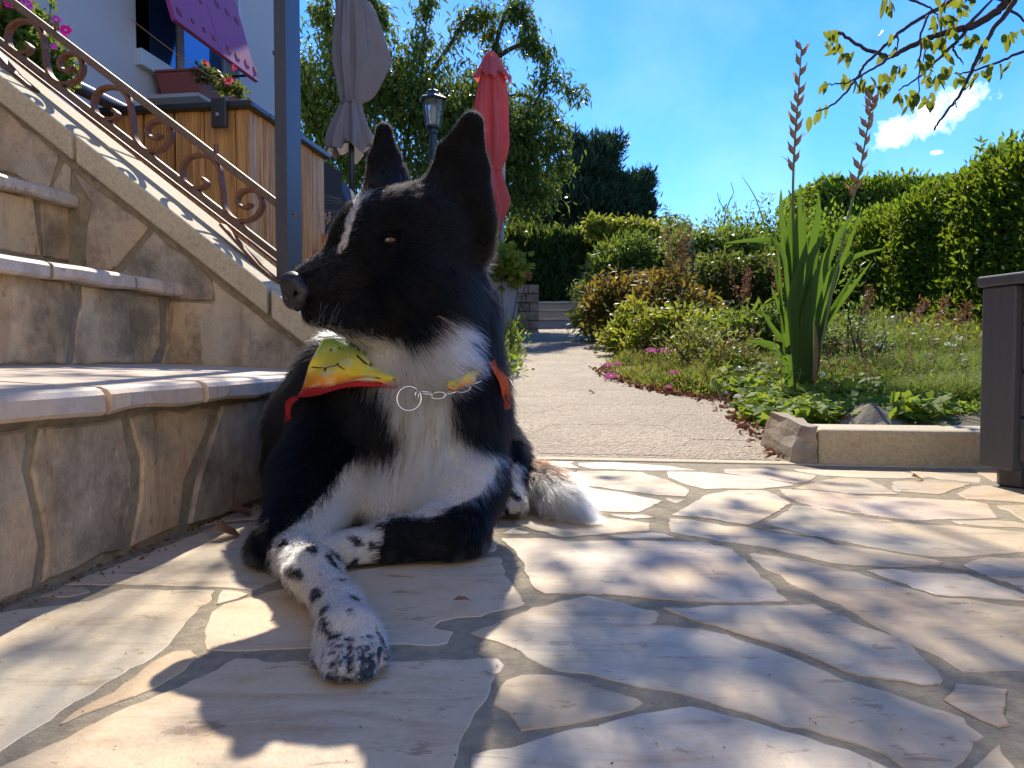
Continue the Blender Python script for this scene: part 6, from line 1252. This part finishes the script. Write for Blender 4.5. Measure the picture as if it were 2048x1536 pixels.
# feathery shrubs on the skyline and a bare twig tree
def plume(u, v0, v1, d, lean, e, m):
    b, tp_ = W(u, v1, d), W(u+lean, v0, d); P = spline([b, (b+tp_)/2+[-.03*lean/20, 0, 0], tp_], 8); m.tube(P, np.linspace(.006, .0015, len(P)), 4); k = 90; t_ = RNG.random(k); q = P[(t_*(len(P)-1)).astype(int)]; sd = np.where(RNG.random(k) < .5, -1, 1)
    ar_ = np.stack([sd*RNG.uniform(.6, 1, k), RNG.normal(scale=.3, size=k), RNG.uniform(.3, .9, k)], 1); return q+unit(ar_)*(RNG.random(k)*.13*(1.1-t_))[:, None], ar_
fe_ = tag(empty('feathery_shrub', grd(W(1470, 480, 7.8))), 'pale feathery leaved shrubs against the sky left of the gladiolus', 'shrub'); m = MB(); PP = []; DD = []
for (u, v0, v1, ln) in ((1345,412,520,-10),(1335,430,520,12),(1352,428,520,25),(1425,440,520,-12),(1445,425,530,8),(1480,405,530,-8),(1490,400,530,14),(1505,385,530,25),(1525,385,530,20),(1400,450,520,-25),(1465,440,520,-20),(1550,400,520,20),(1560,430,520,30),(1585,415,520,35),(1610,430,530,20),(1500,440,530,0),(1535,430,530,5),(1630,430,530,15),(1380,460,530,-10)):
    q, a_ = plume(u, v0, v1, 7.8, ln, fe_, m); PP.append(q); DD.append(a_)
PP = np.vstack(PP); DD = np.vstack(DD); par(m.build('stems', M['twig']), fe_)['kind'] = 'stuff'; par(leaves('foliage', PP, DD, RNG.uniform(.03, .06, len(PP)), .011, GREENS['feather']), fe_)
tw = MB(); 
for l, r in (([(1447,500),(1447,450),(1451,425)], .011), ([(1451,425),(1438,400),(1435,385)], .005), ([(1451,425),(1460,400),(1468,385),(1462,365)], .006), ([(1460,400),(1470,392)], .003), ([(1447,450),(1425,440),(1410,428)], .004), ([(1447,445),(1470,415),(1472,400)], .003), ([(1438,405),(1442,392)], .003)):
    P = [W(u, v, 8.2) for u, v in l]; tw.tube(P, np.linspace(r, r*.5, len(P)), 5)
b = grd(W(1447, 500, 8.2)); tw.tube([b, W(1447, 500, 8.2)], .011, 5); tag(tw.build('bare_sapling', M['twig']), 'leafless sapling with forked twigs against the sky', 'tree')
ORD = ['first', 'second', 'third', 'fourth', 'fifth', 'sixth', 'seventh', 'eighth', 'ninth', 'tenth', 'eleventh', 'twelfth', 'thirteenth']; RK4 = [1352, 1560, 1595, 1520, 1660, 1690, 1715, 1745, 1640, 1675, 1240, 1725, 1590]
# garden stones, slab and stake
for i, (u, v, s, fl) in enumerate(((1382,800,.045,0),(1455,792,.045,1),(1490,795,.04,1),(1512,800,.032,1),(1352,662,.05,1),(1560,650,.05,1),(1595,648,.045,1),(1520,655,.06,1),(1660,638,.07,1),(1690,650,.09,1),(1715,655,.07,1),(1745,662,.09,1),(1640,640,.05,1),(1675,668,.06,1),(1240,697,.07,1),(1725,640,.05,1),(1590,660,.05,1))):
    p = hit(u, v+4); lab = ['small white edged stone by the dry leaves', 'grey rock under the lobed leaves at the path edge', 'flat rock beside the first one at the path edge', 'small pale rock ending the path edge rocks'][i] if i < 4 else 'weathered grey rock of the low heap at the back of the bed'
    if i >= 4: lab = 'grey rock of the low heap at the back of the bed, '+ORD[sorted(RK4).index(u)]+' from the left'
    tag(rock('garden_rock', p+[0, 0, s*.15], (s if i else .028, s*.7, s*.5 if i else .012), 40+i, M['rock'] if i else M['tread'], None, 2, .6), lab, 'rock', None if i < 4 else 'rocks at the back of the bed')
q = hit(1545, 650); m = MB(); m.box(W(1498, 652, q[1]), [.30, 0, 0], [0, .12, 0], [0, 0, .085]); tag(m.build('dark_slab', M['grey_wall'], bevel=.008), 'dark grey rectangular block behind the flowers left of the gladiolus', 'block')
st_ = tag(empty('garden_stake', grd(W(1386, 600, 5.3))), 'dark stake with a turquoise curl on top among the brown seed heads', 'stake'); par(MB().tube([grd(W(1386, 600, 5.3)), W(1386, 505, 5.3)], .008, 6).build('shaft', M['twig']), st_)
a = np.linspace(.6, 5.4, 20); c = W(1386, 493, 5.3); par(MB().tube([c+[.03*math.cos(x), 0, .035*math.sin(x)] for x in a], .006, 6).build('curl', m_plain('turquoise_plastic', (.05, .36, .28), .4)), st_)
# ---------------------------------------------------------------- petunias on the house side
pe = tag(empty('petunia', S(1.35, .9, 1.0)), 'petunia with purple and pink blooms behind the top of the railing', 'plant')
P, d = blobpts([(40,60,60,60,2.25,60),(90,120,45,45,2.2,45),(10,20,50,50,2.25,50),(120,150,22,22,2.2,25)], 1500, .3); par(leaves('foliage', P, d*.6+RNG.normal(scale=.6, size=P.shape), RNG.uniform(.02, .04, len(P)), RNG.uniform(.012, .022, len(P)), GREENS['mid'], None, OVF), pe)
m = MB(); m.tube([W(100, 60, 2.2), W(99, 30, 2.2), W(103, 8, 2.2)], .002, 5); m.tube([W(80, 110, 2.2), W(95, 60, 2.2)], .002, 5); par(m.build('stem', M['stem']), pe)
par(leaves('shoot_leaves', [W(103, 8, 2.2)]*8, RNG.normal(size=(8, 3))+[0, 0, .4], .024, .012, GREENS['mid']), pe)
for (u, v, r, mt) in ((131,60,.016,'pink'),(112,40,.014,'purple'),(52,10,.018,'purple'),(108,92,.010,'purple'),(130,74,.008,'purple'),(20,5,.016,'pink')): flower('x', W(u, v, 2.13), r, M[mt], (.4, -1, .2), 6, False, parent=pe, thin=.42)
m = MB(); m.sbox(a_t+.06, a_t+.32, .55, 1.0, .86, 1.02); par(m.build('trough', M['plastic_pot'], bevel=.01), pe)
# geraniums in the window box
P, d = blobpts([(415,150,26,20,4.9,30),(455,170,30,16,4.9,30),(480,185,20,8,4.9,20)], 420, .2); par(leaves('foliage', P, d*.4+RNG.normal(scale=.6, size=P.shape)+[0, 0, -.1], RNG.uniform(.02, .04, len(P)), .02, GREENS['olive'], None, LB), wbx)
for (u, v, r) in ((453,161,.028),(410,123,.02),(468,136,.016)):
    for k in range(6): flower('x', W(u, v, 4.8)+RNG.normal(scale=r*.4, size=3), r*.6, M['pinkred'], RNG.normal(size=3)*.6+[.3, -1, .3], 5, False, parent=wbx, thin=.34)
# ---------------------------------------------------------------- cherry tree: the branch in view and the canopy over the terrace
ch = tag(empty('cherry_tree', (3.0, 3.2, .2)), 'cherry branch with sparse yellowing leaves reaching in from the upper right', 'tree')
CX = lambda x, y: (1350+x*.3418, y*.3418)
BR = [[(2300,-260),(2042,-60),(1960,0),(1900,50),(1830,100),(1760,145),(1690,165),(1600,185),(1500,215),(1420,255),(1330,295),(1260,330),(1200,320),(1100,285),(1000,215),(960,190)],
 [(1960,0),(1700,-40),(1620,0),(1560,40),(1480,80),(1400,130),(1320,190),(1250,250),(1180,310),(1110,380),(1080,430),(1030,500),(950,590),(890,630),(830,650)], [(1260,330),(1200,380),(1130,420),(1060,460),(980,490),(890,490)],
 [(2042,-60),(1990,0),(1930,90),(1870,160),(1800,270),(1750,380),(1700,490),(1640,590),(1570,680),(1525,740),(1520,765)], [(2300,180),(2042,300),(1900,360),(1780,405),(1700,425),(1640,430)], [(1700,190),(1620,270),(1550,340),(1480,400),(1400,470),(1310,525)],
 [(1480,90),(1440,200),(1440,300),(1430,420),(1425,580)], [(1300,-60),(1390,0),(1490,45),(1540,100)], [(1620,270),(1650,330),(1690,370)], [(1750,380),(1780,340),(1870,160)], [(1690,165),(1800,60),(1900,-60)], [(1940,40),(2042,120),(2150,220)], [(1300,200),(1305,260),(1290,310)], [(1640,590),(1650,630)],[(1560,40),(1600,-30)]]
m = MB()
for i, l in enumerate(BR):
    P = spline([W(*CX(*q), 3.0+.10*math.sin(i*1.7+k*.25)) for k, q in enumerate(l)], 5); r0 = (.019, .010, .006, .0115, .007, .008, .005, .006, .005, .005, .009, .006, .004, .003, .004)[i]
    wob = RNG.normal(scale=.0018, size=P.shape); m.tube(P+wob, np.linspace(r0, r0*.22+.001, len(P)), 6)
par(m.build('branches', M['twig'], smooth=True), ch)
LC = [(1270,30,6),(1230,190,1),(930,190,5),(985,320,2),(940,260,3),(1050,310,1),(1000,450,2),(850,490,1),(870,620,1),(810,690,1),(1090,480,3),(1150,500,5),(1200,460,5),(1230,520,3),(1260,400,3),(1330,400,1),(1410,590,4),(1460,590,3),(1480,560,2),(1320,560,3),(1500,460,5),(1430,370,3),(1500,240,5),(1560,240,4),(1600,110,5),(1540,120,5),(1640,170,3),(1730,220,3),(1770,220,2),(1815,330,1),(1870,400,1),(1935,220,3),(2035,180,2),(1790,430,1),(1690,460,4),(1600,400,3),(1960,380,1),(1730,460,1),(1240,300,1),(1660,20,2),(1700,-20,4),(1560,20,2),(1570,470,1),(1480,330,3),(1590,300,2),(1660,90,2)]
P = []; 
for (x, y, n) in LC:
    for _ in range(n+1+(n > 2)): P.append(W(*CX(x+random.gauss(0, 26), y+random.gauss(0, 14)-12), 3.0+random.gauss(0, .05)))
P = np.array(P); n = len(P); par(leaves('leaf', P, RNG.normal(size=(n, 3))*[.45, .5, .25]+[0, 0, -1], RNG.uniform(.040, .064, n), RNG.uniform(.017, .026, n), GREENS['cherry'], None, SMO, RNG.normal(size=(n, 3))*[.8, .5, .1]+[0, -1, 0], .12), ch)['kind'] = 'stuff'
# trunk and upper canopy (above and right of the frame), throwing the dappled shade on the terrace
m = MB(); tr = np.array([3.0, 3.2, .1]); m.tube(spline([tr, tr+[-.02, .05, .8], tr+[-.1, .1, 1.6]], 5), np.linspace(.11, .085, 11), 12)
hubc = tr+np.array([-.1, .1, 1.6]); joinp = W(*CX(2300, -260), 3.0)
m.tube(spline([hubc, (hubc+joinp)/2+[0, 0, .1], joinp], 5), np.linspace(.04, .02, 11), 8)
SH = [(1240,1118,60,16,3),(1130,1100,40,18,2),(1300,1092,60,10,2),(1410,1160,50,14,2),(1212,1245,20,26,2),(1250,1335,110,26,5),(1340,1245,36,16,2),(1100,1290,60,16,2),(1650,1350,40,30,2),(1560,1290,50,16,2),(1730,1180,60,14,2),(1880,1250,70,18,3),(1600,1090,30,8,1),(1490,1070,40,10,2),(1760,1010,50,7,1),
 (1235,963,36,5,1),(1460,1030,40,5,1),(1290,1520,70,26,2),(1640,1420,40,20,1),(1805,1450,20,20,1),(70,1270,60,16,1),(860,1510,70,24,2),(280,1120,120,14,3),(430,1070,90,16,2),(520,1035,50,10,1),(1120,1440,60,26,2),(1500,1180,30,8,1),(1560,958,40,4,1),(1900,1130,60,12,1),(1960,1400,50,30,1),(-100,1150,60,14,1)]
SH = [(u+random.gauss(0, 6), v, ru, rv, k+1) for (u, v, ru, rv, k) in SH]
P = []; tips = []
for (u, v, ru, rv, k) in SH:
    for _ in range(k):
        g = G(u+random.uniform(-1, 1)*ru*.8, v+random.uniform(-1, 1)*rv*.8); h = random.uniform(2.3, 3.0); c = g+SUND/SUND[2]*h; tips.append(c)
        for _ in range(5): P.append(c+RNG.normal(scale=.055, size=3))
P = np.array(P); n = len(P); par(leaves('canopy_leaf', P, RNG.normal(size=(n, 3))*[.6, .6, .3]+[0, 0, -.8], RNG.uniform(.05, .075, n), RNG.uniform(.024, .034, n), GREENS['cherry'], None, OVF, RNG.normal(size=(n, 3)), .1), ch)['kind'] = 'stuff'
tips = np.array(tips); limbs = [spline([hubc, hubc+[-.8, .3, .9], [1.0, 3.2, 2.75], [.2, 3.3, 2.85], [-.7, 3.2, 2.8]], 8), spline([hubc, hubc+[-.6, .0, .8], [1.2, 3.7, 2.9], [.5, 3.9, 2.95]], 8), spline([hubc, hubc+[-.5, -.2, .7], [1.5, 2.9, 2.75], [.9, 2.8, 2.8], [.1, 2.75, 2.8]], 8)]
for L_ in limbs: m.tube(L_, np.linspace(.035, .008, len(L_)), 8)
allp = np.vstack(limbs)
for t_ in tips:
    j = np.argmin(np.linalg.norm(allp-t_, axis=1)); q = allp[j]; m.tube(spline([q, (q+t_)/2+RNG.normal(scale=.04, size=3), t_], 3), [.005]*3+[.0035]*3+[.002], 5)
par(m.build('trunk', M['bark'], smooth=True), ch)

# ---------------------------------------------------------------- grit and crumbs on the paving
P = np.array([G(random.uniform(-100, 2150), 935+600*random.random()**1.6) for _ in range(170)]); P[:, 2] = .0018; n = len(P)
tag(leaves('grit', P, RNG.normal(size=(n, 3))*[1, 1, .3], RNG.uniform(.0008, .0026, n), RNG.uniform(.0007, .0016, n), M['leafbrown'], None, OVF, RNG.normal(scale=.4, size=(n, 3))+[0, 0, 1], .3), 'tiny dark crumbs and grit scattered over the terrace paving', 'grit', kind='stuff')
P = np.array([S(-random.random()**2*.03-.004, random.uniform(-1.2, -.05), .003) for _ in range(420)]); n = len(P)
tag(leaves('corner_debris', P, RNG.normal(size=(n, 3))*[1, 1, .3], RNG.uniform(.002, .007, n), RNG.uniform(.001, .003, n), M['leafbrown'], None, OVF, RNG.normal(scale=.5, size=(n, 3))+[0, 0, 1], .3), 'dark debris gathered in the corner where the step meets the paving', 'grit', kind='stuff')
